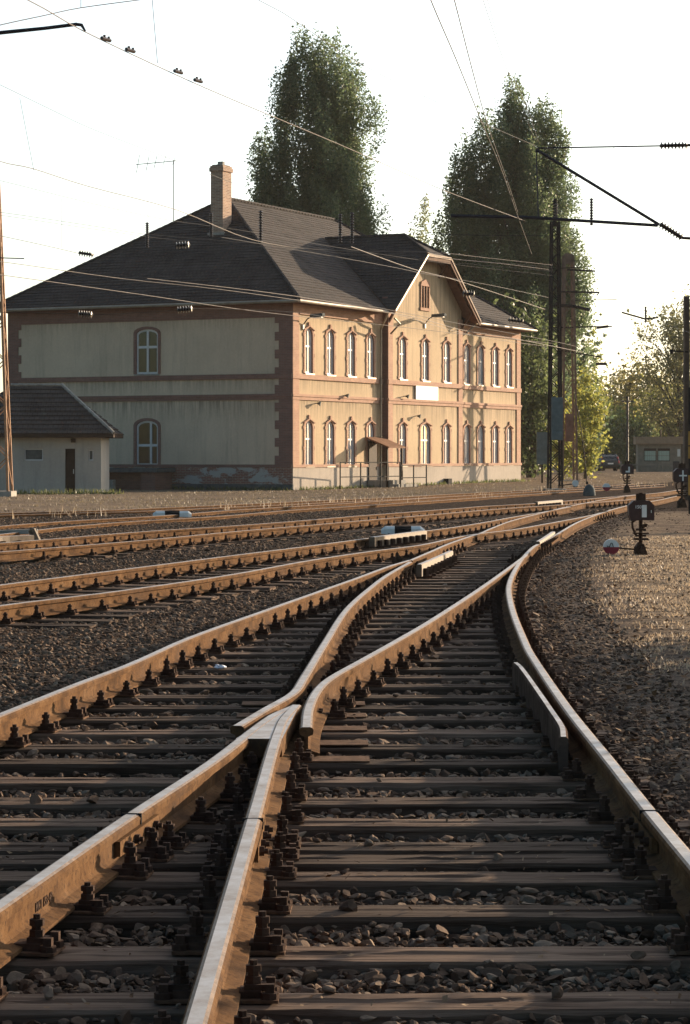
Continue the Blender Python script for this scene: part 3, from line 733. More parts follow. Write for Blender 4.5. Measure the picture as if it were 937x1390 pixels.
# window prototypes (local origin bottom centre; faces -y)
def make_window(hw,h,rise,glass,kind='F',hood=True):
    mb=MB(); A=arch(hw,0,h,rise); t=.085 if hood else .095; mt=.035 if hood else .055
    In=arch(hw-t,t,h-t,max(rise-t*.5,.05))
    def ring(outer,inner,y0,y1,m=0):
        n=len(outer)
        for i in range(n):
            j=(i+1)%n
            o0,o1,i0,i1=outer[i],outer[j],inner[i],inner[j]
            mb.add([(o0[0],y0,o0[1]),(o1[0],y0,o1[1]),(i1[0],y0,i1[1]),(i0[0],y0,i0[1]),(o0[0],y1,o0[1]),(o1[0],y1,o1[1]),(i1[0],y1,i1[1]),(i0[0],y1,i0[1])],
                   [(0,1,2,3),(7,6,5,4),(0,4,5,1),(2,6,7,3),(1,5,6,2),(3,7,4,0)],m)
    ring([(a*.999,b) for a,b in A],In,.05,.105)
    zt=h*(.45 if kind=='D' else .60)
    mb.box(-hw+t,hw-t,.045,.095,zt-mt-.005,zt+mt+.005); mx=.18 if kind=='D' else 0; mb.box(mx-mt,mx+mt,.040,.093,t,h-t*.9)
    f=mb.build('window',M['white_frame'])
    mb=MB(); mb.prism([Vector((a,0,b)) for a,b in arch(hw-.02,.02,h-.02,rise)],(0,.078,0),(0,.088,0))
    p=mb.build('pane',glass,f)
    mb=MB(); w=.145; s=.038
    out=[(-hw-w,0),(-hw-w,h*.28),(-hw-w-.045,h*.28),(-hw-w-.045,h*.33),(-hw-w,h*.33)]  # left side going up
    O=arch(hw+w,0,h+w*.9,rise+w*.4); I=A
    # simple ring
    n=len(O)
    for i in range(n-1):
        j=i+1; o0,o1,i0,i1=O[i],O[j],I[i],I[j]
        mb.add([(o0[0],-s,o0[1]),(o1[0],-s,o1[1]),(i1[0],-s,i1[1]),(i0[0],-s,i0[1]),(o0[0],.0,o0[1]),(o1[0],.0,o1[1]),(i1[0],.0,i1[1]),(i0[0],.0,i0[1])],
               [(0,1,2,3),(7,6,5,4),(0,4,5,1),(2,6,7,3),(1,5,6,2),(3,7,4,0)])
    if hood:  # shoulders and pointed key
        for sx in (-1,1):
            mb.box(*sorted((sx*(hw+w-.01),sx*(hw+w+.06))),-s-.01,0,h-rise-.02,h-rise+.12)
            mb.box(*sorted((sx*(hw+w-.01),sx*(hw+w+.05))),-s-.006,0,h*.36,h*.44)
            mb.box(*sorted((sx*(hw+w-.01),sx*(hw+w+.05))),-s-.006,0,.02,.16)
            mb.bar((sx*(hw+w+.02),-s/2-.01,h-rise+.27),(0,-s/2-.01,h+w-.04),s+.02,.12,up=(0,1,0))
        mb.prism([Vector((-.10,0,h+w*.6)),Vector((.10,0,h+w*.6)),Vector((.06,0,h+w+.14)),Vector((-.06,0,h+w+.14))],(0,-s-.03,0),(0,0,0))
    sr=mb.build('surround',M['brick_trim'] if hood else M['brick_red'],f)
    mb=MB(); mb.box(-hw-.08,hw+.08,-.10,.05,-.07,.0); si=mb.build('sill',M['gutter'] if hood else M['concrete'],f)
    return f
ops_left={}; ops_bay={}; ops_right={}
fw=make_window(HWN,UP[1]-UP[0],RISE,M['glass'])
wins=[]
upx=[419,448.2,476.6,503]; 
for px in upx: 
    t=px2t(px); ops_left[t]=[(HWN,*LO,RISE),(HWN,*UP,RISE)]; wins+= [(t,0,LO[0]),(t,0,UP[0])]
bayx=[546.5,577.3,606.2]
for i,px in enumerate(bayx):
    t=px2t(px,PB); ops_bay[t]=[(.62 if i==1 else HWN,*LO,RISE),(HWN,*UP,RISE)]; wins.append((t,-PB,UP[0])); 
    if i!=1: wins.append((t,-PB,LO[0]))
    else: tmid=t
for px in [633.5,652.5,672.5,691]:
    t=px2t(px); ops_right[t]=[(HWN,*LO,RISE),(HWN,*UP,RISE)]; wins+= [(t,0,LO[0]),(t,0,UP[0])]
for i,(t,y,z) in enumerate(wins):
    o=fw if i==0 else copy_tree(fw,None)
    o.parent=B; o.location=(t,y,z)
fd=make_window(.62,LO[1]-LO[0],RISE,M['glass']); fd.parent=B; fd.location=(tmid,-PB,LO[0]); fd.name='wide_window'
mb=MB()
Pf=lambda a,d,z:(a,d,z); Pb=lambda a,d,z:(a,-PB+d,z)
ZW=8.78
wall(mb,0,BA,1.0,ZW,ops_left,Pf); wall(mb,BB,LT,1.0,ZW,ops_right,Pf); 
wall(mb,BA,BB,1.0,8.86,ops_bay,Pb)
# bay sides and gable
for a in (BA,BB): mb.poly([(a,-PB,1.0),(a,0.0,1.0),(a,0.0,9.6),(a,-PB,9.6)],1)
GS=.778
def gz_(a): return min(12.0,8.85+(5.5-abs(a-BC))*GS)-.10
mb.poly([(BA,-PB,8.86),(BB,-PB,8.86),(BB,-PB,gz_(BB)),(BC+1.45,-PB,11.9),(BC-1.45,-PB,11.9),(BA,-PB,gz_(BA))])
# end wall (x=0), faces -x
we1,we2=8.0,8.0
Pe=lambda a,d,z:(d,a,z)
EU=(5.47,7.66); EL=(.92,3.19)
wall(mb,0,WD,1.0,ZW,{8.0:[(.62,EL[0]+.08,EL[1],.3),(.62,*EU,.25)]},Pe,m=2,mr=1)
mb.poly([(LT,0,1),(LT,WD,1),(LT,WD,ZW),(LT,0,ZW)]); mb.poly([(0,WD,1),(LT,WD,1),(LT,WD,ZW),(0,WD,ZW)])
mb.build('wall',[M['plaster'],M['brick_red'],M['end_plaster']],B,fix=False)
# dark interior so windows never see through
mb=MB(); mb.box(.5,LT-.5,.5,WD-.5,.5,8.6); mb.build('inner_wall',M['black_paint'],B)
# end wall windows
ew=make_window(.62,EU[1]-EU[0],.25,M['darkglass'],hood=False); ew.name='end_window'; ew.parent=B; ew.location=(0,8.0,EU[0]); ew.rotation_euler=(0,0,R(-90))
ed=make_window(.62,EL[1]-EL[0]-.08,.3,M['darkglass'],kind='D',hood=False); ed.name='loading_door'; ed.parent=B; ed.location=(0,8.0,EL[0]+.08); ed.rotation_euler=(0,0,R(-90))
# plinth
mb=MB(); mb.box(-.05,BA,-.06,.5,ZB,1.0,0); mb.box(BB,LT+.05,-.06,.5,ZB,1.0,0); mb.box(BA,BB,-PB-.06,.5,ZB,1.0,0)
build_each(mb,'plinth',M['plinth'],B)
mb=MB(); mb.box(-.07,-.0,-.03,WD,ZB,1.0); mb.build('brick_plinth',M['brick_old'],B)
mb=MB(); mb.box(-.16,-.07,-.1,WD,ZB,.12); mb.build('footing',M['concrete_dark'],B)
# string courses
for (z0,z1,pr) in ((5.14,5.38,.09),(4.14,4.30,.07),(4.30,4.42,.11),(.92,1.06,.10)):
    mb=MB(); mb.box(-pr,BA,-pr,0,z0,z1); mb.box(BB,LT+pr,-pr,0,z0,z1); mb.box(BA-pr,BB+pr,-PB-pr,-PB,z0,z1); build_each(mb,'string_course',M['brick_trim'],B)
    mb=MB(); mb.box(-pr,0,0,WD,z0,z1); mb.build('string_course',M['brick_red'],B)
# front pilasters and top band
mb=MB()
mb.box(-.045,.62,-.05,0,1.06,ZW); mb.box(LT-.55,LT+.045,-.05,0,1.06,ZW)
mb.box(BA-.045,BA+.50,-PB-.05,-PB,1.06,8.9); mb.box(BB-.50,BB+.045,-PB-.05,-PB,1.06,8.9)
mb.box(.62,BA-.02,-.048,0,8.22,ZW); mb.box(BB+.05,LT-.55,-.048,0,8.22,ZW)
for t0,t1,y in ((.62,BA-.05,0),(BB+.05,LT-.55,0)):
    mb.box(t0,t1,-.085,-.048,8.22,8.32)
build_each(mb,'brick_pilaster',M['brick_trim'],B)
mb=MB(); mb.box(BA-.05,BA-.002,-PB-.04,0,1.06,9.3); mb.build('bay_side_brick',M['brick_red'],B)
# end wall quoins + band
mb=MB(); mb.box(-.05,0,-.05,WD+.05,8.05,ZW)
z=1.06; i=0
while z<8.0:
    zz=min(z+.42,8.05); w=.92 if i%2==0 else .70
    mb.box(-.048,0,-.05,w,z,zz); mb.box(-.048,0,WD-w*.8,WD+.05,z,zz); z=zz; i+=1
build_each(mb,'quoin',M['brick_red'],B)
# roof
k=.68; E=.7; EZ=8.85; RZ=EZ+(WD/2+E)*k; GA=9.1; GB=20.1; rz=13.15; DW=(rz-EZ)/k-E
p1=(-E,-E,EZ); p2=(LT+E,-E,EZ); p3=(LT+E,WD+E,EZ); p4=(-E,WD+E,EZ); r1=(WD/2,WD/2,RZ); r2=(LT-WD/2,WD/2,RZ)
mb=MB()
def courses(mb,poly,dz,lift,m=0,jit=.006):
    P=[Vector(p) for p in poly]; n=(P[1]-P[0]).cross(P[2]-P[0]); 
    if n.z<0: P=P[::-1]; n=-n
    n.normalize(); z0=min(p.z for p in P); z1=max(p.z for p in P)
    def cut(Q,z,keep_above):
        out=[]
        for a,b in zip(Q,Q[1:]+Q[:1]):
            ia=(a.z>=z) if keep_above else (a.z<=z); ib=(b.z>=z) if keep_above else (b.z<=z)
            if ia: out.append(a)
            if ia!=ib: out.append(a.lerp(b,(z-a.z)/(b.z-a.z)))
        return out
    z=z0
    while z<z1-1e-4:
        zt=min(z+dz,z1); Q=cut(cut(P,z,True),zt,False)
        Q2=[]
        for q in Q:
            if not Q2 or (q-Q2[-1]).length>1e-4: Q2.append(q)
        if len(Q2)>2 and (Q2[0]-Q2[-1]).length<1e-4: Q2.pop()
        if len(Q2)>=3:
            L_=lift+random.uniform(-jit,jit)
            V=[q+n*(L_ if q.z<z+1e-3 else .004+(L_*.0)) if abs(q.z-z)<1e-3 or abs(q.z-zt)<1e-3 else q+n*(.004+(L_-.004)*(zt-q.z)/max(zt-z,1e-6)) for q in Q2]
            mb.poly(V,m)
            lo=[(i,q) for i,q in enumerate(Q2) if abs(q.z-z)<1e-3]
            if len(lo)==2: mb.poly([V[lo[0][0]],V[lo[1][0]],lo[1][1]-n*.01,lo[0][1]-n*.01],m)
        z=zt
va_=(GA+.05,-E,EZ); vb_=(GB-.05,-E,EZ); vd_=(BC,DW,rz)
for pl in ((p1,va_,vd_,r1),(vd_,r2,r1),(vd_,vb_,p2,r2),(p2,p3,r2),(p3,p4,r1,r2),(p4,p1,r1)): courses(mb,pl,.158,.032)
th=.14
q=[(x,y,z-th) for x,y,z in (p1,p2,p3,p4)]
qa=(va_[0],-E,EZ-th); qb=(vb_[0],-E,EZ-th); qa2=(va_[0],.1,EZ-th); qb2=(vb_[0],.1,EZ-th)
mb.add([p1,p2,p3,p4]+q+[va_,vb_,qa,qb,qa2,qb2],[(0,8,10,4),(9,1,5,11),(1,2,6,5),(2,3,7,6),(3,0,4,7),(8,12,10),(9,11,13),(4,10,12,13,11,5,6,7)],1)
roof=mb.build('roof',[M['tiles'],M['soffit']],B,fix=False)
# cross gable roof
vq=-1.1; GA=9.1; GB=20.1; rz=13.15; DW=(rz-EZ)/k-E
T1=(BC-1.47,vq,12.0); T2_=(BC+1.47,vq,12.0); Cc=(BC,.95,rz); Dd=(BC,DW,rz)
A1=(GA,vq,8.86); A2=(GB,vq,8.86); E1=(GA+.05,-E,8.9); E2=(GB-.05,-E,8.9)
mb=MB()
def slab(vs,th,m0,m1):
    vs=[Vector(v) for v in vs]; n=len(vs); lo=[v-Vector((0,0,th)) for v in vs]
    mb.add(vs,[tuple(range(n))],m0); mb.add(lo,[tuple(range(n))[::-1]],m1)
    mb.add(vs+lo,[(i,(i+1)%n,n+(i+1)%n,n+i) for i in range(n)],m1)
up=Vector((0,0,.02))
slab([Vector(A1)+up,Vector(T1)+up,Vector(Cc)+up,Vector(Dd)+up,Vector(E1)+up],.16,0,1)
courses(mb,[Vector(E1)+up,Vector(A1)+up,Vector(T1)+up,Vector(Cc)+up,Vector(Dd)+up],.165,.032)
slab([Vector(A2)+up,Vector(T2_)+up,Vector(Cc)+up,Vector(Dd)+up,Vector(E2)+up],.16,0,1)
slab([Vector(T1)+up,Vector(T2_)+up,Vector(Cc)+up],.16,0,1)
mb.build('gable_roof',[M['tiles'],M['soffit']],B,fix=False)
# verge boards
mb=MB(); y=vq-.03
for a,b in ((A1,T1),(T1,T2_),(T2_,A2)):
    a=Vector((a[0],y,a[2]-.05)); b=Vector((b[0],y,b[2]-.05)); right=(b[0]>BC+2); flat=abs(a.z-b.z)<.01
    mb=MB(); mb.bar(a,b,.05,.09 if not flat else .15,up=(0,0,1)); mb.build('verge_board',M['gutter'] if not (flat or right) else M['verge'],B)
    if right or flat:
        mb=MB(); u=Vector((0,.035,-.16)); mb.bar(a+u,b+u,.04,.22,up=(0,0,1)); mb.build('verge_board',M['soffit'],B)
mb=MB()
for s in (-1,1):
    for yy_ in (vq+.25,):
        mb.bar((BC+s*4.9,yy_,9.15),(BC+s*1.5,yy_,11.7),.12,.14)
    mb.bar((BC+s*4.62,-PB,8.3),(BC+s*4.62,vq+.2,9.25),.12,.12)
    mb.bar((BC+s*1.6,-PB,11.0),(BC+s*1.6,vq+.2,11.75),.12,.12)
build_each(mb,'gable_bracket',M['soffit'],B)
# ridge and hip tiles
mb=MB()
def ridge(a,b):
    a=Vector(a); b=Vector(b); L=(b-a).length; n=int(L/.36)
    for i in range(n):
        p=a.lerp(b,i/n); q_=a.lerp(b,(i+1.1)/n); u=Vector((0,0,.03))
        mb.tube([p+u,q_+u+Vector((0,0,.035))],[.10,.085],6)
for a,b in ((p1,r1),(p2,r2),(p4,r1),(p3,r2),(r1,r2),(Dd,Cc),(T1,Cc),(T2_,Cc)):
    mb=MB(); ridge(a,b); mb.build('ridge_tiles',M['tiles'],roof)
# gutters and downpipes
mb=MB(); g_=EZ-.10
mb.tube([(-E-.06,-E-.07,g_),(GA-.1,-E-.07,g_)],.075,8); mb.tube([(GB+.1,-E-.07,g_),(LT+E,-E-.07,g_)],.075,8)
mb.tube([(-E-.07,-E-.06,g_),(-E-.07,WD+E,g_)],.075,8)
build_each(mb,'gutter',M['gutter'],B)
mb=MB()
mb.tube([(9.0,-E-.05,g_-.05),(9.1,-.5,8.3),(9.45,-.14,7.9),(9.45,-.14,-.1)],.055,8); mb.build('downpipe',M['gutter'],B); mb=MB()
mb.tube([(9.45,-.9,g_-.3),(9.9,-1.0,8.2),(9.98,-PB-.12,7.7)],.05,8); mb.build('downpipe',M['gutter'],B); mb=MB()
mb.tube([(GB+.2,-E-.05,g_-.05),(GB-.2,-.35,8.2),(BB+.12,-.12,7.9),(BB+.12,-.12,7.2)],.05,8)
mb.build('downpipe',M['gutter'],B)
mb=MB(); mb.tube([(-.15,WD+.45,8.5),(-.15,WD+.15,8.3),(-.15,WD+.12,.2)],.06,8); mb.build('downpipe',M['white_frame'],B)
# chimney
mb=MB(); cx0,cx1,cy0,cy1=4.95,5.85,6.55,7.25
mb.box(cx0,cx1,cy0,cy1,12,16.05,0); mb.box(cx0-.06,cx1+.06,cy0-.06,cy1+.06,15.85,16.05,0); mb.box(cx0-.02,cx1+.02,cy0-.02,cy1+.02,16.05,16.14,0)
ch=mb.build('chimney',[M['brick_chim']],roof)
mb=MB(); mb.box(cx0+.05,cx1-.05,cy0+.05,cy1-.05,16.14,16.2); mb.box(cx0+.35,cx0+.55,cy0+.2,cy0+.5,16.2,16.38); mb.build('chimney_cap',M['concrete'],B)
mb=MB(); mb.box(cx0-.12,cx1+.1,cy0-.12,cy1+.12,12.3,12.75); 
mb.build('chimney_flashing',M['concrete'],B)
# aerial
ant=empty('tv_aerial',C0+D0*6.0+Vector((-.896,.444,0))*10.04+Vector((0,0,13.3)),0,'tall thin television aerial standing on the roof left of the chimney','aerial')
mb=MB(); mb.cyl((0,0,0),.025,3.4,6); mb.build('mast',M['tube_dark'],ant)
mb=MB(); mb.bar((-1.95,.2,3.2),(.15,0,3.37),.035); 
for i,x in enumerate((-1.85,-1.35,-.95,-.5,0)): mb.tube([(x+.10,-.1,3.37+x*.087+.45-.06*i),(x-.08,.1,3.37+x*.087-.45+.06*i)],.014,4)
mb.build('boom',M['tube_dark'],ant)
# gable vent, lamp, blank board
mb=MB(); va=px2t(577,PB)-.05
for i,o_ in enumerate((-.34,0,.34)):
    h=1.15 if i==1 else 1.0
    mb.prism([Vector((va+o_+a,-PB-.01,b)) for a,b in arch(.15,9.3,9.3+h,.08,4)],(0,0,0),(0,.02,0))
mb.build('gable_vent',M['dark_wood'],B)
mb=MB()
mb.box(va-.62,va+.62,-PB-.07,-PB,9.12,9.27); mb.box(va-.56,va-.47,-PB-.06,-PB,9.27,10.5); mb.box(va+.47,va+.56,-PB-.06,-PB,9.27,10.5)
for o_ in (-.17,.17): mb.box(va+o_-.03,va+o_+.03,-PB-.06,-PB,9.27,10.45)
mb.prism([Vector((va-.6,0,10.42)),Vector((va+.6,0,10.42)),Vector((va+.5,0,10.62)),Vector((va,0,10.78)),Vector((va-.5,0,10.62))],(0,-PB-.075,0),(0,-PB,0))
mb.build('vent_surround',M['brick_trim'],B)
def Bpt(t,n,z): # world point
    return C0+D0*t+Vector((.896,-.444,0))*n+Vector((0,0,z))
def board(px0,px1,z0,z1):
    t0,t1=px2t(px0,PB),px2t(px1,PB); mb=MB(); mb.box(t0,t1,-PB-.09,-PB-.03,z0,z1); return mb
s=board(563,593,4.36,5.16).build('name_board',M['white_board']); s.location=C0; s.rotation_euler=(0,0,ROT)
tag(s,'blank white board fixed on the facade between the two storeys','sign')
def lamp(px,z,n,label,reach=1.0,dirn=0):
    t=px2t(px,PB if 525<px<626 else 0); o=empty('wall_lamp',Bpt(t,PB if 525<px<626 else 0,z),ROT,label,'lamp')
    mb=MB(); mb.box(-.08,.08,-.06,0,-.25,0); mb.tube([(0,-.05,0),(0,-.25,.25),(0,-.45,.35)],.03,6); mb.build('bracket',M['tube_dark'],o)
    mb=MB(); mb.prism([Vector((-.16,0,.33)),Vector((.16,0,.33)),Vector((.12,0,.47)),Vector((-.12,0,.47))],(0,-.45,0),(0,-.45-reach*.75,.04)); mb.build('lamp_head',M['concrete_dark'],o)
    mb=MB(); mb.box(-.11,.11,-.5-reach*.6,-.55,.305,.332); mb.build('lamp_glass',M['white_frame'],o)
    return o
lamp(576.5,8.45,0,'hooded lamp on a bracket in the middle of the sunlit gable')
lamp(411,7.75,0,'dark hooded lamp at the near upper corner of the facade',.9)
# small loudspeakers on facade
for px,z,lab in ((466,4.45,'small dark loudspeaker left of the bay between storeys'),(548,4.55,'small speaker under the string course left of the white board'),(564,3.55,'small round bell on the bay wall above the wide ground floor window'),(428,4.0,'small dark camera box at the near corner below the string course')):
    n=PB if 525<px<626 else 0; t=px2t(px,n); o=empty('loudspeaker',Bpt(t,n,z),ROT,lab,'loudspeaker')
    mb=MB(); mb.bar((0,0,0),(0,-.2,.02),.04); mb.build('bracket',M['tube_dark'],o)
    mb=MB(); mb.tube([(0,-.12,0),(0,-.2,0),(.02,-.28,-.02)],[.04,.07,.12],10); mb.build('horn',M['concrete_dark'],o)
# porch canopy
cn=empty('porch_canopy',Bpt(0,0,0),ROT,'small rusty lean-to canopy over the side entrance beside the bay','canopy')
mb=MB(); ca,cb=px2t(495),px2t(518)
mb.prism([Vector((ca,-.05,2.36)),Vector((cb,-.05,2.36)),Vector((cb,-1.35,1.86)),Vector((ca,-1.35,1.86))],(0,0,0),(0,0,.07)); mb.build('canopy_roof',M['rust_sheet'],cn)
for a in (ca+.12,cb-.12): 
    mb=MB(); mb.bar((a,-1.2,-.1),(a,-1.2,1.9),.09); mb.build('post',M['dark_wood'],cn)
mb=MB(); mb.box(ca+.3,ca+1.2,-.12,-.02,-.1,2.2); mb.build('door',M['dark_wood'],cn)
# railings
rl=empty('handrail',Bpt(0,0,0),ROT,'black tubular handrail in front of the station entrance','railing')
def rail_seg(t0,n0,t1,n1,zt,zb,posts):
    mb=MB()
    a=Vector((t0,-n0,0)); b=Vector((t1,-n1,0))
    for z in (zt,(zt+zb)/2-.05): mb.bar(a+Vector((0,0,z)),b+Vector((0,0,z)),.045)
    mb.build('rail_bar',M['black_paint'],rl)
    for i in range(posts):
        p=a.lerp(b,i/(posts-1)); mb=MB(); mb.bar(p+Vector((0,0,zb)),p+Vector((0,0,zt)),.05); mb.build('rail_post',M['black_paint'],rl)
rail_seg(px2t(462,1.2),1.2,px2t(543,1.6),1.6,1.15,-.15,4)
rail_seg(px2t(544,2.2),2.2,px2t(579,2.2),2.2,1.0,-.15,3)
# white meter cabinet + steps
mb=MB(); mb.box(8.0,9.5,-1.5,-.1,-.3,.25); mb.box(7.6,9.9,-2.0,-1.5,-.3,.05); o=mb.build('entrance_step',M['concrete']); o.location=C0; o.rotation_euler=(0,0,ROT); tag(o,'low concrete step under the rusty canopy','step')
mb=MB(); a=px2t(601,PB); mb.box(a,a+.45,-PB-.35,-PB-.07,-.12,.25); o=mb.build('cable_box',M['black_paint']); o.location=C0; o.rotation_euler=(0,0,ROT); tag(o,'small black box at the foot of the bay wall','box')
# loading ramp on the end wall
mb=MB(); mb.box(-1.9,-.18,6.3,11.6,.68,.88,0); ramp=mb.build('loading_ramp_slab',M['concrete_dark'])
rp=empty('loading_ramp',C0,ROT,'dark concrete loading platform under the end wall door','platform'); ramp.parent=rp; ramp.name='slab'
mb=MB(); mb.box(-1.75,-.18,6.5,7.3,-.3,.68); mb.box(-1.75,-.18,10.4,11.3,-.3,.68); mb.box(-1.2,-.18,7.3,10.4,-.3,.68); build_each(mb,'pier',M['brick_red'],rp)
mb=MB(); mb.box(-2.2,-1.95,8.6,9.5,-.2,.32); o=mb.build('stone_block',M['concrete']); o.location=C0; o.rotation_euler=(0,0,ROT); tag(o,'pale bluish concrete block leaning below the loading platform','block')
# weeds at foot
def weedline(a,b,n,h0,h1,label,w=.12,mat='weed'):
    X,Y=along(a,b,n,w); blades('weeds',X,Y,RNG.uniform(h0,h1,n),RNG.uniform(.015,.04,n),M[mat],label)
a=Bpt(.2,.3,0); b=Bpt(28,.5,0); weedline(a,b,1600,.05,.22,'green weeds along the foot of the sunny facade',.2)
# ------------------------------------------------------------------ shed
sh=empty('lean_to_shed',(-10.74,103.8,-.06),R(1.0),'low grey plastered outbuilding with dark hipped tile roof left of the station','shed')
mb=MB(); Wd=6.2; Hh=2.5; Dp=4.4
ops={-1.14:None}
def q4(x0,x1,z0,z1): 
    if x1>x0 and z1>z0: mb.poly([(x0,0,z0),(x1,0,z0),(x1,0,z1),(x0,0,z1)])
holes=[(-3.38,-2.55,1.33,1.85),(-1.58,-1.14,-.3,1.85),(-.56,-.34,1.33,1.80)]
cur=-Wd
for x0,x1,z0,z1 in holes:
    q4(cur,x0,-.4,Hh); q4(x0,x1,-.4,z0); q4(x0,x1,z1,Hh); cur=x1
    for a_,b_ in (((x0,z0),(x1,z0)),((x1,z0),(x1,z1)),((x1,z1),(x0,z1)),((x0,z1),(x0,z0))): mb.poly([(a_[0],0,a_[1]),(b_[0],0,b_[1]),(b_[0],.16,b_[1]),(a_[0],.16,a_[1])])
q4(cur,0,-.4,Hh)
mb.poly([(0,0,-.4),(0,Dp,-.4),(0,Dp,Hh),(0,0,Hh)]); mb.poly([(-Wd,0,-.4),(-Wd,Dp,-.4),(-Wd,Dp,Hh),(-Wd,0,Hh)]); mb.poly([(0,Dp,-.4),(-Wd,Dp,-.4),(-Wd,Dp,Hh),(0,Dp,Hh)])
mb.build('wall',M['grey_plaster'],sh)
mb=MB(); e=.6; a=[(-Wd-e,-e,Hh),(e,-e,Hh),(e,Dp+e,Hh),(-Wd-e,Dp+e,Hh),(-Wd+2.0,Dp/2,4.68),(-1.95,Dp/2,4.68)]; a=[Vector(q_) for q_ in a]
[courses(mb,[a[i] for i in q_],.2,.05) for q_ in ((0,1,5,4),(1,2,5),(2,3,4,5),(3,0,4))]; lo=[(x,y,z-.16) for x,y,z in a[:4]]
mb.add(a[:4]+lo,[(0,1,5,4),(1,2,6,5),(2,3,7,6),(3,0,4,7),(4,5,6,7)],1)
sr=mb.build('roof',[M['shed_tiles'],M['dark_wood']],sh)
mb=MB()
def ridge2(a,b):
    a=Vector(a); b=Vector(b); n=int((b-a).length/.36)
    for i in range(n): mb.tube([a.lerp(b,i/n)+Vector((0,0,.03)),a.lerp(b,(i+1.1)/n)+Vector((0,0,.06))],[.085,.075],6)
ridge2(a[1],a[5]); ridge2(a[5],a[4]); mb.build('ridge_tiles',M['concrete'],sr)
mb=MB(); mb.box(-1.58,-1.14,.12,.16,-.3,1.85); o=mb.build('door',M['dark_wood'],sh)
mb=MB(); mb.box(-1.24,-1.2,.09,.12,.75,.95); mb.build('handle',M['silver'],o)
for x0,x1,z0,z1 in (holes[0],holes[2]):
    mb=MB(); t=.05
    mb.box(x0,x1,.10,.14,z0,z0+t); mb.box(x0,x1,.10,.14,z1-t,z1); mb.box(x0,x0+t,.10,.14,z0+t,z1-t); mb.box(x1-t,x1,.10,.14,z0+t,z1-t)
    w=mb.build('window',M['white_frame'],sh); mb=MB(); mb.box(x0+t,x1-t,.125,.135,z0+t,z1-t)
    for q in range(5): 
        zz=z0+t+(z1-z0-2*t)*(q+.5)/5; mb.box(x0+t,x1-t,.108,.124,zz-.02,zz+.02)
    mb.build('pane',M['concrete_dark'],w)
mb=MB(); mb.box(-1.32,-1.12,-.12,0,2.12,2.3); mb.build('door_lamp',M['dark_wood'],sh)
weedline((-14,100.3),(-9.6,100.7),500,.05,.3,'green weeds along the foot of the grey outbuilding',.12)
a_=Bpt(-.4,0,0); b_=Bpt(-.4,-6.3,0); weedline(a_,b_,500,.05,.25,'green weeds along the brick base of the end wall',.12)

# ------------------------------------------------------------------ masts
def lattice(name,loc,w0,w1,h,mat,label,cat='mast',rz=0,step=None,chord=.06):
    o=empty(name,loc,rz,label,cat)
    for sx in (-1,1):
        for sy in (-1,1):
            mb=MB(); mb.bar((sx*w0/2,sy*w0/2,-.2),(sx*w1/2,sy*w1/2,h),chord); mb.build('leg',mat,o)
    mb=MB(); z=.25; i=0
    while z<h-.3:
        wa=w0+(w1-w0)*z/h; st=(step or max(wa*.95,.35)); z2=min(z+st,h); wb=w0+(w1-w0)*z2/h; s=1 if i%2 else -1
        for ax in (-1,1):
            mb.bar((s*wa/2,ax*wa/2,z),(-s*wb/2,ax*wb/2,z2),max(.03,chord*.42))
            mb.bar((ax*wa/2,-s*wa/2,z),(ax*wb/2,s*wb/2,z2),max(.03,chord*.42))
        z=z2; i+=1
    mb.build('bracing',mat,o)
    mb=MB(); mb.box(-w0/2-.15,w0/2+.15,-w0/2-.15,w0/2+.15,-.3,.06); mb.build('foundation',M['concrete'],o)
    return o
def px_ground(px,Y): return Vector(((px-CX)/F*Y,Y,0))
m1=lattice('lattice_mast',px_ground(753.5,102),.52,.30,11.6,M['mast_dark'],'dark slender lattice mast with blue grey louvred box, right of the station',rz=R(8),chord=.08)
mb=MB(); mb.bar((0,0,11.4),(0,0,12.6),.12); 
for i in range(7): mb.cyl((0,0,11.8+i*.11),.11,.05,8)
mb.build('mast_top',M['mast_dark'],m1)
mb=MB(); mb.box(-.23,.25,-.42,-.28,2.15,4.0)
for i in range(9): mb.box(-.22,.24,-.46,-.42,2.2+i*.2,2.33+i*.2)
mb.build('louvred_box',M['louvre'],m1)
m2=lattice('lattice_mast',px_ground(771.5,136.8),.86,.50,13.1,M['mast_rust'],'rust brown lattice mast lit by the sun behind the dark one',rz=R(8),chord=.105,step=1.15)
mb=MB(); mb.box(-.2,.2,-.2,.2,12.6,13.2); mb.build('mast_top',M['mast_rust'],m2)
mb=MB(); mb.box(-.30,.12,-.6,-.45,2.3,3.9)
for i in range(7): mb.box(-.29,.11,-.64,-.6,2.36+i*.21,2.5+i*.21)
mb.build('louvred_box',M['louvre_red'],m2)
mb=MB(); mb.bar((-.9,0,8.9),(2.6,0,9.0),.07); mb.bar((-.6,0,7.6),(2.0,0,7.2),.07); mb.bar((.2,0,10.5),(2.9,0,10.55),.05); build_each(mb,'cross_arm',M['mast_dark'],m2)
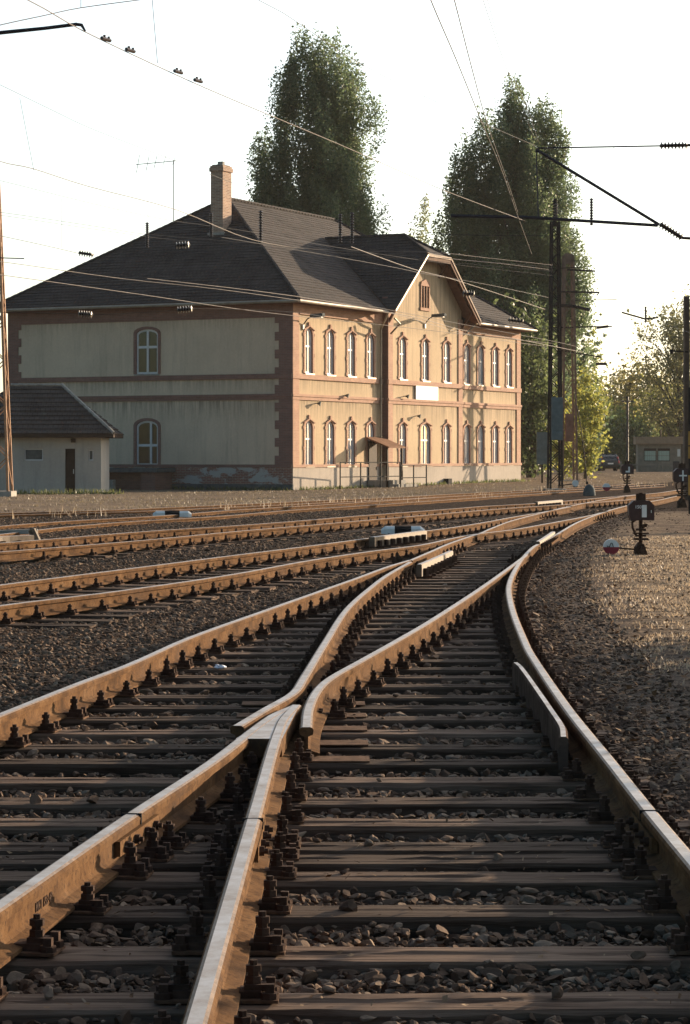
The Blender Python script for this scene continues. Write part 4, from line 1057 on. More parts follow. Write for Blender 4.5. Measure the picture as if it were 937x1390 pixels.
# louvred panel on its own post
lp=empty('louvred_panel',px_ground(736,128),0,'blue grey louvred panel on a thin post between station and dark mast','panel')
mb=MB(); mb.bar((0,0,-.1),(0,0,1.2),.09); mb.build('post',M['mast_dark'],lp)
mb=MB(); mb.box(-.30,.30,-.06,.06,1.0,2.75)
for i in range(7): mb.box(-.28,.28,-.10,-.06,1.04+i*.245,1.2+i*.245)
mb.build('panel_board',M['louvre'],lp)
lp2=lattice('lattice_mast',px_ground(-7,95),1.25,.30,12.5,M['mast_pale'],'tapering sunlit lattice mast cut by the left edge of the picture',rz=0,chord=.10)
m3=empty('steel_mast',px_ground(932,80),0,'rusty steel post standing behind the plus sign lantern','mast')
mb=MB(); mb.box(-.09,-.07,-.12,.12,-.2,6.9); mb.box(.07,.09,-.12,.12,-.2,6.9); mb.box(-.07,.07,-.015,.015,-.2,6.9); mb.build('post',M['mast_rust'],m3)
mb=MB(); mb.bar((-.5,0,5.05),(.1,0,5.0),.05); mb.cyl((-.5,0,4.95),.06,.14,8); mb.build('cross_arm',M['mast_dark'],m3)
m4=empty('striped_post',px_ground(938.5,59),0,'black and yellow striped post at the right edge','post')
mb=MB(); mb.cyl((0,0,-.2),.07,3.4,8); mb.build('pole',M['mast_dark'],m4)
for z0,z1 in ((.5,1.0),(1.42,1.72),(1.75,2.1)):
    mb=MB(); mb.cyl((0,0,z0),.078,z1-z0,8); mb.build('stripe',M['yellow'],m4)
for px,Y,h,lab in ((852,205,6.8,'thin distant pole right of the parked car'),(884.5,230,7.6,'pair of slim distant poles rising behind the hut roof')):
    o=empty('utility_pole',px_ground(px,Y),0,lab,'pole')
    mb=MB(); mb.cyl((0,0,-.2),.10,h,8); mb.build('pole',M['mast_rust'] if px>870 else M['tube_dark'],o)
    if px>870:
        mb=MB(); mb.cyl((.9,0,-.2),.09,h-.3,8); mb.build('pole',M['mast_rust'],o)
    mb=MB(); mb.bar((-.5,0,h-.6),(.5 if px<870 else 1.3,0,h-.6),.12); mb.build('cross_arm',M['tube_dark'],o)
# concrete anchor block with guy rod
gb=empty('guy_anchor',px_ground(800,88),0,'rounded dark concrete anchor block with a leaning iron rod','anchor')
mb=MB(); mb.tube([(0,0,-.1),(0,0,.1),(0,0,.25),(0,0,.36),(0,0,.42)],[.24,.23,.2,.13,.03],12); mb.build('block',M['concrete_dark'],gb,smooth=True)
mb=MB(); mb.tube([(-.08,0,.4),(-.17,0,1.4),(-.32,0,2.6),(-.55,0,3.8)],.018,5); mb.cyl((-.08,0,.42),.05,.1,6); mb.build('guy_rod',M['mast_dark'],gb)

# ------------------------------------------------------------------ point lanterns
def lantern(px,Y,s,label,mark,disc_dx=None,disc_label=None,rz=0):
    o=empty('point_lantern',px_ground(px,Y),rz,label,'point lantern'); I=M['iron']
    mb=MB(); mb.prism([Vector((-.11,0,-.1)),Vector((.10,0,-.1)),Vector((.09,0,.05)),Vector((.04,0,.20)),Vector((-.03,0,.23)),Vector((-.09,0,.15))],(0,-.09,0),(0,.09,0)); mb.cyl((.0,-.13,.13),.045,.26,10,0,'y'); mb.build('lever_stand',I,o)
    mb=MB(); mb.tube([(0,0,.15),(0,0,.56)],.028,8); mb.build('spindle',I,o)
    mb=MB(); 
    for z,w,h in ((.26,.10,.03),(.31,.075,.025),(.35,.11,.02),(.40,.07,.03)): mb.box(-w,w,-w*.7,w*.7,z,z+h)
    mb.tube([(-.06,0,.31),(-.12,0,.44),(-.125,0,.52),(-.07,0,.56)],.018,6); mb.tube([(.0,0,.44),(.07,0,.48),(.09,0,.47)],.03,6); mb.build('crank',I,o)
    mb=MB(); hw=.185; zb,zt=.55,.84
    pr=[(-hw+.03,zb),(hw,zb),(hw,zt-.07),(hw-.07,zt),(-hw+.07,zt),(-hw,zt-.07),(-hw,zb+.07)]
    mb.prism([Vector((a,0,b)) for a,b in pr],(0,-.11,0),(0,.11,0)); b=mb.build('lantern_box',M['lantern'],o)
    mb=MB(); mb.box(-.065,.065,-.06,.06,zt,zt+.10); mb.cyl((0,0,zt+.1),.03,.012,8); mb.build('chimney',M['iron'],b)
    mb=MB()
    for x0,x1,z0,z1 in mark: mb.box(x0,x1,-.118,-.109,z0,z1)
    mb.build('signal_mark',M['white_mark'],b)
    if disc_dx is not None:
        mb=MB(); mb.bar((0,-.05,.12),(disc_dx,-.05,.15),.022); mb.build('lever_arm',I,o)
        r=.115; c=Vector((disc_dx,0,.16))
        n=24; top=[c+Vector((r*math.cos(math.pi*i/12),0,r*math.sin(math.pi*i/12))) for i in range(13)]
        bot=[c+Vector((r*math.cos(math.pi*i/12),0,-r*math.sin(math.pi*i/12))) for i in range(13)]
        mb=MB(); mb.prism(top,(0,-.09,0),(0,-.01,0),0); d=mb.build('counterweight',M['white_mark'],o)
        mb=MB(); mb.prism(bot,(0,-.09,0),(0,-.01,0),0); mb.build('red_half',M['red_paint'],d)
        if disc_label:
            mb=MB(); t=-.096
            mb.bar(c+Vector((-.03,t,.0)),c+Vector((-.008,t,.06)),.008,.010,up=(0,1,0)); mb.bar(c+Vector((-.008,t,.06)),c+Vector((.012,t,.055)),.008,.010,up=(0,1,0)); mb.bar(c+Vector((.012,t,.055)),c+Vector((.028,t,.0)),.008,.010,up=(0,1,0))
            mb.bar(c+Vector((-.03,t,.012)),c+Vector((-.06,t,.005)),.007,.010,up=(0,1,0)); mb.bar(c+Vector((-.06,t,.005)),c+Vector((-.062,t,.024)),.007,.010,up=(0,1,0)); mb.build('painted_mark',M['black_paint'],d)
    o.scale=(s,s,s)
    return o,b
L1,b1=lantern(870,34.5,1.0,'dark maroon point lantern with white bar and number at the right of the main track',[(.002,.072,.595,.775)],-.44,True)
tm=text_mesh('150',.065,.0015,.0008); tm.materials.clear(); tm.materials.append(M['white_mark']); o=bpy.data.objects.new('lantern_number',tm); COL.objects.link(o); o.parent=b1; o.location=(-.052,-.113,.725); o.rotation_euler=(R(90),0,0)
mb=MB(); mb.box(.135,.143,-.117,-.11,.66,.70); mb.build('keyhole_plate',M['white_mark'],b1)
L2,b2=lantern(851.5,95,1.35,'small distant point lantern with a white corner mark in front of the parked car',[(.02,.07,.60,.77),(-.06,.02,.60,.65)],-.62,False)
L3,b3=lantern(926,66,1.35,'dark point lantern with a white plus sign in front of the rusty post',[(-.012,.018,.58,.80),(-.075,-.012,.675,.705),(.018,.085,.675,.705)],None,None)
# small lever with grey white disc near the masts
o=empty('point_lever',px_ground(781,108),0,'small ground lever with pale round weight beside the dark mast','point lever')
mb=MB(); mb.prism([Vector((-.1,0,-.05)),Vector((.12,0,-.05)),Vector((.05,0,.2)),Vector((-.05,0,.2))],(0,-.08,0),(0,.08,0)); mb.build('lever_stand',M['iron'],o)
mb=MB(); mb.cyl((0,-.12,.22),.15,.1,16,0,'y'); mb.build('counterweight',M['white_mark'],o)
mb=MB(); mb.bar((0,0,.2),(-.8,0,.1),.05); mb.build('lever_arm',M['iron'],o)
# fouling point markers
def marker(px,py,L,label,rz):
    p=at_z(px,py,0.04); o=empty('fouling_marker',(p.x,p.y,-.02),rz,label,'track marker')
    mb=MB()
    def seg(x0,x1,m,name,cap0=False,cap1=False):
        mb=MB(); pr=[(-.09,0),(-.09,.10),(-.05,.15),(.05,.15),(.09,.10),(.09,0)]
        N=[(x0+ (.10 if cap0 else 0),.72 if cap0 else 1)]
        xs_=[x0,x1]; vs=[]
        rings=[(x0,.6 if cap0 else 1),(x0+.08,1),(x1-.08,1),(x1,.6 if cap1 else 1)]
        for x,s_ in rings:
            for a,b in pr: vs.append((x,a*s_,b*s_ if b>0 else 0))
        fs=[]
        for i in range(3):
            for k_ in range(6): fs.append((i*6+k_,(i+1)*6+k_,(i+1)*6+(k_+1)%6,i*6+(k_+1)%6))
        fs.append(tuple(range(6))[::-1]); fs.append(tuple(18+k_ for k_ in range(6)))
        mb.add(vs,fs); return mb.build(name,m,o)
    a,b=-L/2,L/2
    seg(a,a+L*.31,M['white_mark'],'white_end',True); seg(a+L*.31,b-L*.31,M['black_paint'],'black_middle'); seg(b-L*.31,b,M['white_mark'],'white_end',False,True)
marker(234,698.5,.95,'white and black fouling marker lying on the siding before the end wall',R(4))
marker(547,720.5,.84,'white and black fouling marker between the second and third tracks',R(0))
mb=MB(); p=at_z(15,727,0); mb.box(-.42,.42,-.08,.08,0,.09); o=mb.build('concrete_marker',M['concrete']); o.location=(p.x,p.y+.6,.0); o.rotation_euler=(0,R(-2),R(5)); tag(o,'pale flat marker stone at the left edge beside the third track','track marker')
mb=MB(); mb.tube([(0,0,-.05),(0,0,.2),(0,0,.24)],[.07,.07,.02],8); p=at_z(50,733,0); o=mb.build('small_peg',M['checkrail']); o.location=(p.x,p.y,0); o.rotation_euler=(0,R(-25),0); tag(o,'short pale peg leaning at the end of the left guard rail','peg')
# litter
def paper(px,py,s,label,seed,z=.0,mat='paper'):
    v,f=ICO2; r=np.random.default_rng(seed); V=v*(1+r.uniform(-.45,.3,(len(v),1)))*np.array([s,s*.8,s*.35])
    p=at_z(px,py,z+s*.2); o=bulk('litter',V,f,M[mat]); o.location=p; o.rotation_euler=(0,0,r.uniform(0,6)); tag(o,label,'litter')
paper(678,796,.06,'larger crumpled white paper between the switch blades',1,-.05); paper(684,789,.04,'small white scrap just behind the crumpled paper',2,-.05)
paper(669,803,.03,'tiny white scrap nearest the blade on the left',3,-.05); paper(143,744,.11,'flattened pale plastic bag in the gravel between left tracks',4,-.02)
paper(299,905,.05,'grey white crumpled rag by the left stock rail',5,0); paper(350,787,.06,'pale scrap of paper beside the second track',6,-.02)

# ------------------------------------------------------------------ hut
ht=empty('flat_roof_hut',px_ground(895,190),R(-4),'small grey flat-roofed hut with brown fascia at the right','hut')
ht.location.z=.05
mb=MB(); w=3.5; mb.box(-w/2+.05,w/2,0,3,-.2,2.35); mb.build('wall',M['hut_wall'],ht)
mb=MB(); mb.box(-w/2-.15,w/2+.15,-.35,3.2,2.35,2.95); mb.build('roof',M['hut_fascia'],ht)
for x in (-1.22,-.12):
    mb=MB(); mb.box(x,x+.98,-.03,.0,.98,2.0); f=mb.build('window',M['dark_wood'],ht)
    mb=MB(); mb.box(x+.05,x+.93,-.045,-.032,1.03,1.80); mb.build('pane',M['hut_glass'],f)
    mb=MB()
    for i in range(6): mb.box(x+.12+i*.15,x+.135+i*.15,-.06,-.05,1.03,1.8)
    mb.box(x+.05,x+.93,-.06,-.05,1.4,1.43); mb.build('bars',M['hut_wall'],f)
mb=MB(); mb.box(1.1,1.62,-.03,0,-.1,.95); mb.build('door',M['tube_dark'],ht)
mb=MB(); mb.box(1.45,1.68,-.03,0,1.35,1.95); mb.build('notice',M['white_mark'],ht)
mb=MB(); mb.box(-1.8,1.2,-.9,-.83,-.1,-.02); mb.bar((-3.2,-1,.68),(.1,-1,.72),.10); 
for x in (-3.2,-.15,.1): mb.bar((x,-1,-.1),(x,-1,.95),.13)
o=mb.build('pipe_barrier',M['hut_wall']); o.location=ht.location; tag(o,'grey pipe barrier in front of the hut','barrier')

# ------------------------------------------------------------------ car
def car():
    o=empty('parked_car',(px_ground(829,200)+Vector((0,0,.12))),R(20),'dark blue hatchback parked with its tail to the camera left of the hut','car')
    # rings along y (length), rear at y=0
    W=.86
    st=[(0.0,.42,.95,.80),(.06,.30,1.02,.84),(.35,.26,1.0,.86),(.9,.24,.98,.87),(2.4,.24,.96,.87),(3.1,.26,.93,.86),(3.7,.30,.80,.80),(3.95,.38,.66,.70)]
    mb=MB(); vs=[];n=10
    for y,z0,z1,w in st:
        for a,b in ((-w*.9,z0),(-w,z0+.12),(-w,z1-.18),(-w*.97,z1-.03),(-w*.85,z1),(w*.85,z1),(w*.97,z1-.03),(w,z1-.18),(w,z0+.12),(w*.9,z0)): vs.append((a,y,b))
    fs=[(i*n+k,(i+1)*n+k,(i+1)*n+(k+1)%n,i*n+(k+1)%n) for i in range(len(st)-1) for k in range(n)]+[tuple(range(n)),tuple((len(st)-1)*n+k for k in range(n))]
    mb.add(vs,fs); body=mb.build('body',M['car_paint'],o,smooth=False)
    st=[(.05,.98,.80,.98),(.22,1.28,.72,.98),(.42,1.45,.64,.98),(1.9,1.47,.63,.96),(2.3,1.38,.64,.96),(3.0,.97,.74,.93)]
    mb=MB(); vs=[]
    for y,zt,w,zb in st:
        for a,b in ((-.82,zb-.05),(-w,zt),(w,zt),(.82,zb-.05)): vs.append((a if abs(a)<.82 or True else a,y,b))
    fs=[(i*4+k,(i+1)*4+k,(i+1)*4+k+1,i*4+k+1) for i in range(len(st)-1) for k in range(3)]+[(0,1,2,3),(20,21,22,23)]
    mb.add(vs,fs); gl=mb.build('cabin_glass',M['car_glass'],o)
    mb=MB(); mb.box(-.62,.62,.40,1.95,1.462,1.50); mb.bar((-.80,.02,.98),(-.66,.42,1.47),.09); mb.bar((.80,.02,.98),(.66,.42,1.47),.09); mb.bar((.80,1.1,.96),(.64,1.1,1.46),.05); mb.bar((.80,2.95,.95),(.64,1.95,1.47),.06); mb.bar((-.80,2.95,.95),(-.64,1.95,1.47),.06)
    mb.build('roof_panel',M['car_paint'],o)
    for s in (-1,1):
        mb=MB(); mb.bar((s*.80,-.02,.72),(s*.74,.16,1.25),.12,.10); mb.build('tail_light',M['tail_red'],o)
    mb=MB(); mb.box(-.26,.26,-.02,.0,.62,.74); mb.build('number_plate',M['white_mark'],o)
    mb=MB(); mb.box(-.84,.84,-.06,.02,.36,.54); mb.build('bumper',M['tyre'],o)
    for y in (.7,3.1):
        for s in (-1,1):
            mb=MB(); mb.cyl((s*.70 if s>0 else -.88,y,.30),.30,.18,16,0,'x'); t=mb.build('wheel',M['tyre'],o)
            mb=MB(); mb.cyl((.885 if s>0 else -.90,y,.30),.17,.012,12,0,'x'); mb.build('rim',M['silver'],t)
car()

# ------------------------------------------------------------------ overhead line equipment
def tube_obj(name,pts,r,mat,parent=None,n=5):
    mb=MB(); mb.tube(pts,r,n); return mb.build(name,mat,parent,uv=False)
def insulator(mb,a,b,n,r=.07,rr=.03,m=0):
    a=Vector(a); b=Vector(b); mb.tube([a,b],rr,6,m)
    d=(b-a)
    for i in range(n):
        c=a+d*((i+.5)/n); e=d.normalized()*min(.02,d.length/n*.25); mb.tube([c-e,c,c+e],[rr*1.2,r,rr*1.2],8,m)
def wire(pts,z,label,r=.010,mat='wire',hangers=(),depth=None,name='overhead_wire',cat='wire'):
    """pts photo pixels; z height (float, or (z_start,z_end))"""
    if isinstance(z,(int,float)): z=(z,z)
    n=len(pts); W=[]; r=r*.66
    for i,(x,y) in enumerate(pts):
        zz=z[0]+(z[1]-z[0])*i/(n-1); W.append(at_z(x,y,zz) if depth is None else at_y(x,y,depth[0]+(depth[1]-depth[0])*i/(n-1)))
    # refine with Catmull-Rom
    out=[]
    for i in range(n-1):
        p0,p1,p2,p3=W[max(i-1,0)],W[i],W[i+1],W[min(i+2,n-1)]
        for k_ in range(4):
            t=k_/4; out.append(p1.lerp(p2,t) if n<3 else .5*((2*p1)+(p2-p0)*t+(2*p0-5*p1+4*p2-p3)*t*t+(3*p1-p0-3*p2+p3)*t**3))
    out.append(W[-1])
    o=tube_obj(name,out,r,M[mat]); tag(o,label,cat); return o,W
ZC,ZM=5.95,7.4
w1,W1=wire([(-120,-72),(38,0),(115,43),(240,102),(320,137),(470,200),(560,240),(612,262),(713,300)],ZC,'long bright contact wire crossing from top left past the first poplar to the right bracket',.009,'wire_pale')
for x,y in ((145,56),(178,71),(243,100),(270,112)):
    p=at_z(x,y,ZC); mb=MB(); mb.tube([(-.045,-.085,.02),(.03,.07,.02)],.022,6); mb.tube([(-.02,-.04,.03),(-.02,-.04,.06)],.016,6); mb.tube([(.02,.03,.03),(.02,.03,.055)],.014,6)
    o=mb.build('wire_clamp',M['insul'],w1); o.location=p
wire([(210,-30),(351,0),(470,75),(560,123),(656,167),(727,198)],ZM,'messenger wire from top centre over both poplars to the right bracket',.007,'wire')
wire([(560,-70),(585,0),(620,82),(655,168),(680,228),(700,285),(722,345)],ZC,'leftmost of the steep wires crossing in front of the right poplar',.010,'wire')
wire([(600,-60),(617,0),(640,90),(662,170),(685,235),(703,288)],ZC+.3,'steep wire just right of the leftmost one before the right poplar',.010,'wire')
wire([(648,-30),(656,0),(683,80),(706,140),(727,190)],ZM,'thin steep messenger wire ending at the bracket joint',.007,'wire')
wire([(656,-22),(662,0),(684,76),(714,142),(731,192)],ZM+.02,'second thin steep wire close beside the messenger wire',.006,'wire')
# long left family
wire([(-60,88),(0,115),(72,150),(130,177),(240,219),(338,257)],ZM,'thin messenger wire passing above the television aerial',.007,'wire')
wire([(-60,192),(0,219),(45,229),(120,253),(240,285),(343,325.5),(440,339.5),(579,342),(660,350),(750,360)],(ZC,6.2),'bright wire crossing the roof below the chimney',.011,'wire_pale')
wire([(-60,232),(0,245),(120,275),(225,298),(330,313),(440,333),(600,357),(750,374)],ZM,'thin wire sloping down onto the roof left of the antenna foot',.008,'wire')
wire([(-60,283),(0,288),(141,309),(200,318),(341,330),(480,342),(620,352),(750,363)],ZM,'faint pair wire skimming the top of the hip roof',.009,'wire')
wire([(-40,288),(0,292),(141,313),(240,326),(370,336),(560,352),(750,368)],ZM-.05,'lower of the faint pair of wires over the hip roof',.008,'wire')
wire([(-60,308),(0,320),(60,333),(107,344)],ZC,'short wire running to the insulator at the left roof edge',.010,'wire')
wire([(-60,350),(0,355),(164,378),(300,393),(440,412.6),(530,425),(640,455),(740,470)],ZC,'pale wire running across the lower roof and eave',.012,'wire_pale')
wire([(-60,366),(0,373),(200,401),(320,419),(430,432),(528,442),(640,455),(750,466)],ZC-.5,'pale wire crossing the upper end wall below the eave',.012,'wire_pale')
wire([(-60,348),(0,350),(33,351)],ZC,'short dark rod ending at the left edge of the sky',.02,'tube_dark')
wire([(477,335),(560,365),(611,378),(680,400),(740,420)],ZC,'wire sloping across the gable face to the dark mast',.014,'wire_pale')
wire([(579,342),(611,351),(680,358),(745,366)],6.4,'level wire from the gable top to the dark mast',.013,'wire_pale')
wire([(300,322),(430,344),(530,362),(583,373),(660,386),(745,404)],6.0,'thin wire in front of the gable soffit toward the mast',.010,'wire')
wire([(200,378),(400,402),(560,430),(627,448),(700,460),(790,478)],5.6,'wire along the right end of the facade under the eave',.014,'wire_pale')
wire([(500,415),(627,440),(745,462),(790,472)],5.75,'wire just above the other near the right eave',.010,'wire')
wire([(595,318),(660,319.5),(740,320)],ZM,'short level wire before the right poplar',.010,'wire')
#wire([(560,237),(612,262),(715,300),(748,342)],ZC,'wire continuing down from the bracket to the dark mast',.012,'wire')
wire([(770,240),(850,190),(937,132),(1000,92)],None or 9,'very faint wire rising to the right edge of the sky',.005,'wire',depth=(60,52))
wire([(760,410),(937,428)],0,'faint far wire right of the masts',.010,'wire',depth=(120,110))
wire([(760,455),(850,456),(937,458)],0,'lower faint far wire above the right hand trees',.012,'wire',depth=(120,110))
wire([(880,430),(937,452)],0,'slanting wire reaching the rusty post',.012,'wire_pale',depth=(90,78))
wire([(745,365),(800,362)],0,'short arm wire between the masts',.03,'mast_dark',depth=(110,110))
# droppers
for (x0,y0),(x1,y1),z0,z1 in (((30,137),(46,230),ZM,ZC),((110,282),(110,310),ZM,6.9),((200,218+28),(200,305),ZM,ZM-.9)):
    pass
def dropper(px,y0,y1,Y,label,px1=None):
    a=at_y(px,y0,Y); b=at_y(px if px1 is None else px1,y1,Y); o=tube_obj('dropper_wire',[a,b],.0035,M['wire']); tag(o,label,'wire')
dropper(27,133,231,36,'slanting dropper wire at upper left',46)
dropper(84,268,337,49,'short vertical dropper over the left roof line')
dropper(201,246,305,50,'vertical dropper wire above the tall insulator on the roof')
dropper(246,226,286,37,'dropper wire just right of the television aerial')
dropper(206,-10,86,26,'curved dropper wire hanging from the top edge',214)
# floating insulators on the lines
def ins_obj(px0,py0,px1,py1,Y,n,label,r=.085,rr=.03,wires=True):
    a=at_y(px0,py0,Y); b=at_y(px1,py1,Y); mb=MB(); insulator(mb,a,b,n,r,rr); o=mb.build('line_insulator',M['insul'],uv=False); tag(o,label,'insulator')
    return o
ins_obj(107,343,127,346,50,6,'dark ribbed insulator on a wire at the left roof edge')
ins_obj(106,426,126,427.5,52,6,'dark ribbed insulator in front of the upper left end wall')
ins_obj(240,421,262,419,52,6,'dark ribbed insulator right of it below the eave')
ins_obj(238,333.5,258,332,52,5,'dark ribbed insulator against the hip roof slope')
for px,y0,y1,lab in ((200,302,336,'upright insulator against the left roof slope'),(287,289,322,'upright insulator in front of the chimney base'),(354,286,330,'upright insulator at the sunlit roof edge'),(462,290,330,'left upright insulator of the pair behind the ridge'),(478,288,331,'right upright insulator of the pair behind the ridge')):
    ins_obj(px,y0,px,y1,56,12,lab,.055,.028)
wire([(126,427.5),(180,425),(240,421)],0,'thin wire linking the two insulators on the end wall',.007,'wire',depth=(52,52))
wire([(-60,425),(0,424),(60,425),(106,426)],0,'thin wire from the left edge to the first insulator',.007,'wire',depth=(52,52))
wire([(262,419),(330,420),(400,424),(440,430)],0,'thin wire from the right insulator toward the corner',.007,'wire',depth=(52,56))
ins_obj(628,398,645,400,70,5,'dark insulator hanging before the right gable verge',.12,.04)
ins_obj(690,434,712,437,80,5,'dark insulator above the right eave',.12,.04)
# right bracket (cantilever) with its mast outside the frame
Yb=45.0
cant=empty('cantilever_bracket',at_y(975,660,Yb)*1.0,0,'dark tubular overhead line bracket with ribbed insulators at upper right','cantilever')
cant.location=(((982-CX)/F*Yb),Yb,0)
def c_(px,py): return at_y(px,py,Yb)-Vector(cant.location)
mb=MB(); mb.bar((0,0,-.2),(0,0,9.2),.22,.22); mb.build('mast',M['mast_rust'],cant)
mb=MB(); mb.tube([c_(728,203),c_(895,305)],.032,6); mb.build('diagonal_tube',M['tube_dark'],cant)
mb=MB(); mb.tube([c_(730,201),c_(897,198)],.016,6); mb.build('top_tube',M['tube_dark'],cant)
mb=MB(); mb.tube([c_(612,293),c_(715,295),c_(893,306)],.034,6); mb.build('registration_tube',M['tube_dark'],cant)
mb=MB(); mb.tube([c_(728,203),c_(731,296)],.014,6); mb.build('hanger_rod',M['tube_dark'],cant)
mb=MB(); insulator(mb,c_(896,198),c_(934,197),8,.085,.035); mb.tube([c_(934,197),c_(982,197)],.03,6); mb.build('insulator',M['insul'],cant)
mb=MB(); insulator(mb,c_(896,304),c_(926,323),8,.085,.04); mb.tube([c_(926,323),c_(982,326)],.03,6); mb.build('insulator',M['insul'],cant)
ins_obj(803,269,803,306,60,10,'upright ribbed insulator standing on the lower bracket tube',.06,.03)
ins_obj(755,276,755,300,101,6,'ribbed insulator on top of the dark lattice mast',.14,.05)
# left bracket
Yl=24.7; cl=empty('cantilever_bracket',(-6.0,Yl,0),0,'dark bracket arm with hooked end at the top left corner','cantilever')
def d_(px,py): return at_y(px,py,Yl)-Vector((-6.0,Yl,0))
mb=MB(); mb.bar((0,0,-.2),(0,0,8.5),.22,.22); mb.build('mast',M['mast_rust'],cl)
mb=MB(); mb.tube([(0,0,(d_(0,47)).z-.05),d_(0,44.5),d_(60,38.5),d_(104,33),d_(111,34),d_(116,42.5)],[.022,.022,.02,.02,.02,.012],6); mb.build('arm_tube',M['tube_dark'],cl)
wire([(-60,50),(0,34),(60,21),(110,10.5),(195,-1),(240,-8)],0,'dark curved wire above the top left bracket arm',.009,'tube_dark',depth=(24,30))
dropper(110,-10,10,26,'short vertical hanger at the very top left')
# distant arms right of masts
for pts,r,lab in (([(770,366),(808,368)],.05,'thin cross arm on the rust mast near its top'),([(760,396),(814,397),(810,401)],.05,'second thin cross arm on the rust mast'),([(755,414),(780,416),(801,421)],.09,'thick short cross arm on the rust mast'),([(844,424),(876,433),(894,431)],.06,'distant bracket with insulator in the pale sky'),([(810,445),(826,443)],.09,'small distant insulator left of the bracket'),([(809,494),(824,494)],.09,'lower small distant insulator over the bushes')):
    Y_=125 if pts[0][0]<800 and 'mast' in lab else 150
    o=tube_obj('distant_arm',[at_y(x,y,Y_) for x,y in pts],r,M['mast_dark']); tag(o,lab,'overhead line part')
ins_obj(876.5,416,876.5,438,150,6,'small upright insulator on the distant bracket in the sky',.12,.06)

# ------------------------------------------------------------------ trees
def leaf_cloud(name,C,Rr,nleaf,ls,mat,parent,squash=(1,1,1),tight=False):
    """C (n,3) clump centres, Rr (n,) radii"""
    n=len(C); k=nleaf; rng=RNG
    d=rng.normal(size=(n,k,3)); d/=np.linalg.norm(d,axis=2)[...,None]; r=rng.random((n,k,1))**.45
    r=np.abs(rng.normal(0,.45,(n,k,1)))+.12 if not tight else rng.random((n,k,1))**.42
    P=C[:,None,:]+d*r*Rr[:,None,None]*np.array(squash); kp=(rng.random((n,k))<np.clip((Rr/np.percentile(Rr,85))**1.7,.1,1)[:,None])
    P=P[kp]; m=len(P)
    a=rng.normal(size=(m,3)); a/=np.linalg.norm(a,axis=1)[:,None]; b=rng.normal(size=(m,3)); b-=a*(a*b).sum(1)[:,None]; b/=np.linalg.norm(b,axis=1)[:,None]
    s=ls*rng.uniform(.6,1.3,(m,1)); V=np.stack([P-a*s,P-b*s*.55,P+a*s,P+b*s*.55],1).reshape(-1,3)
    return bulk(name,V,np.arange(m*4).reshape(-1,4),mat,parent)
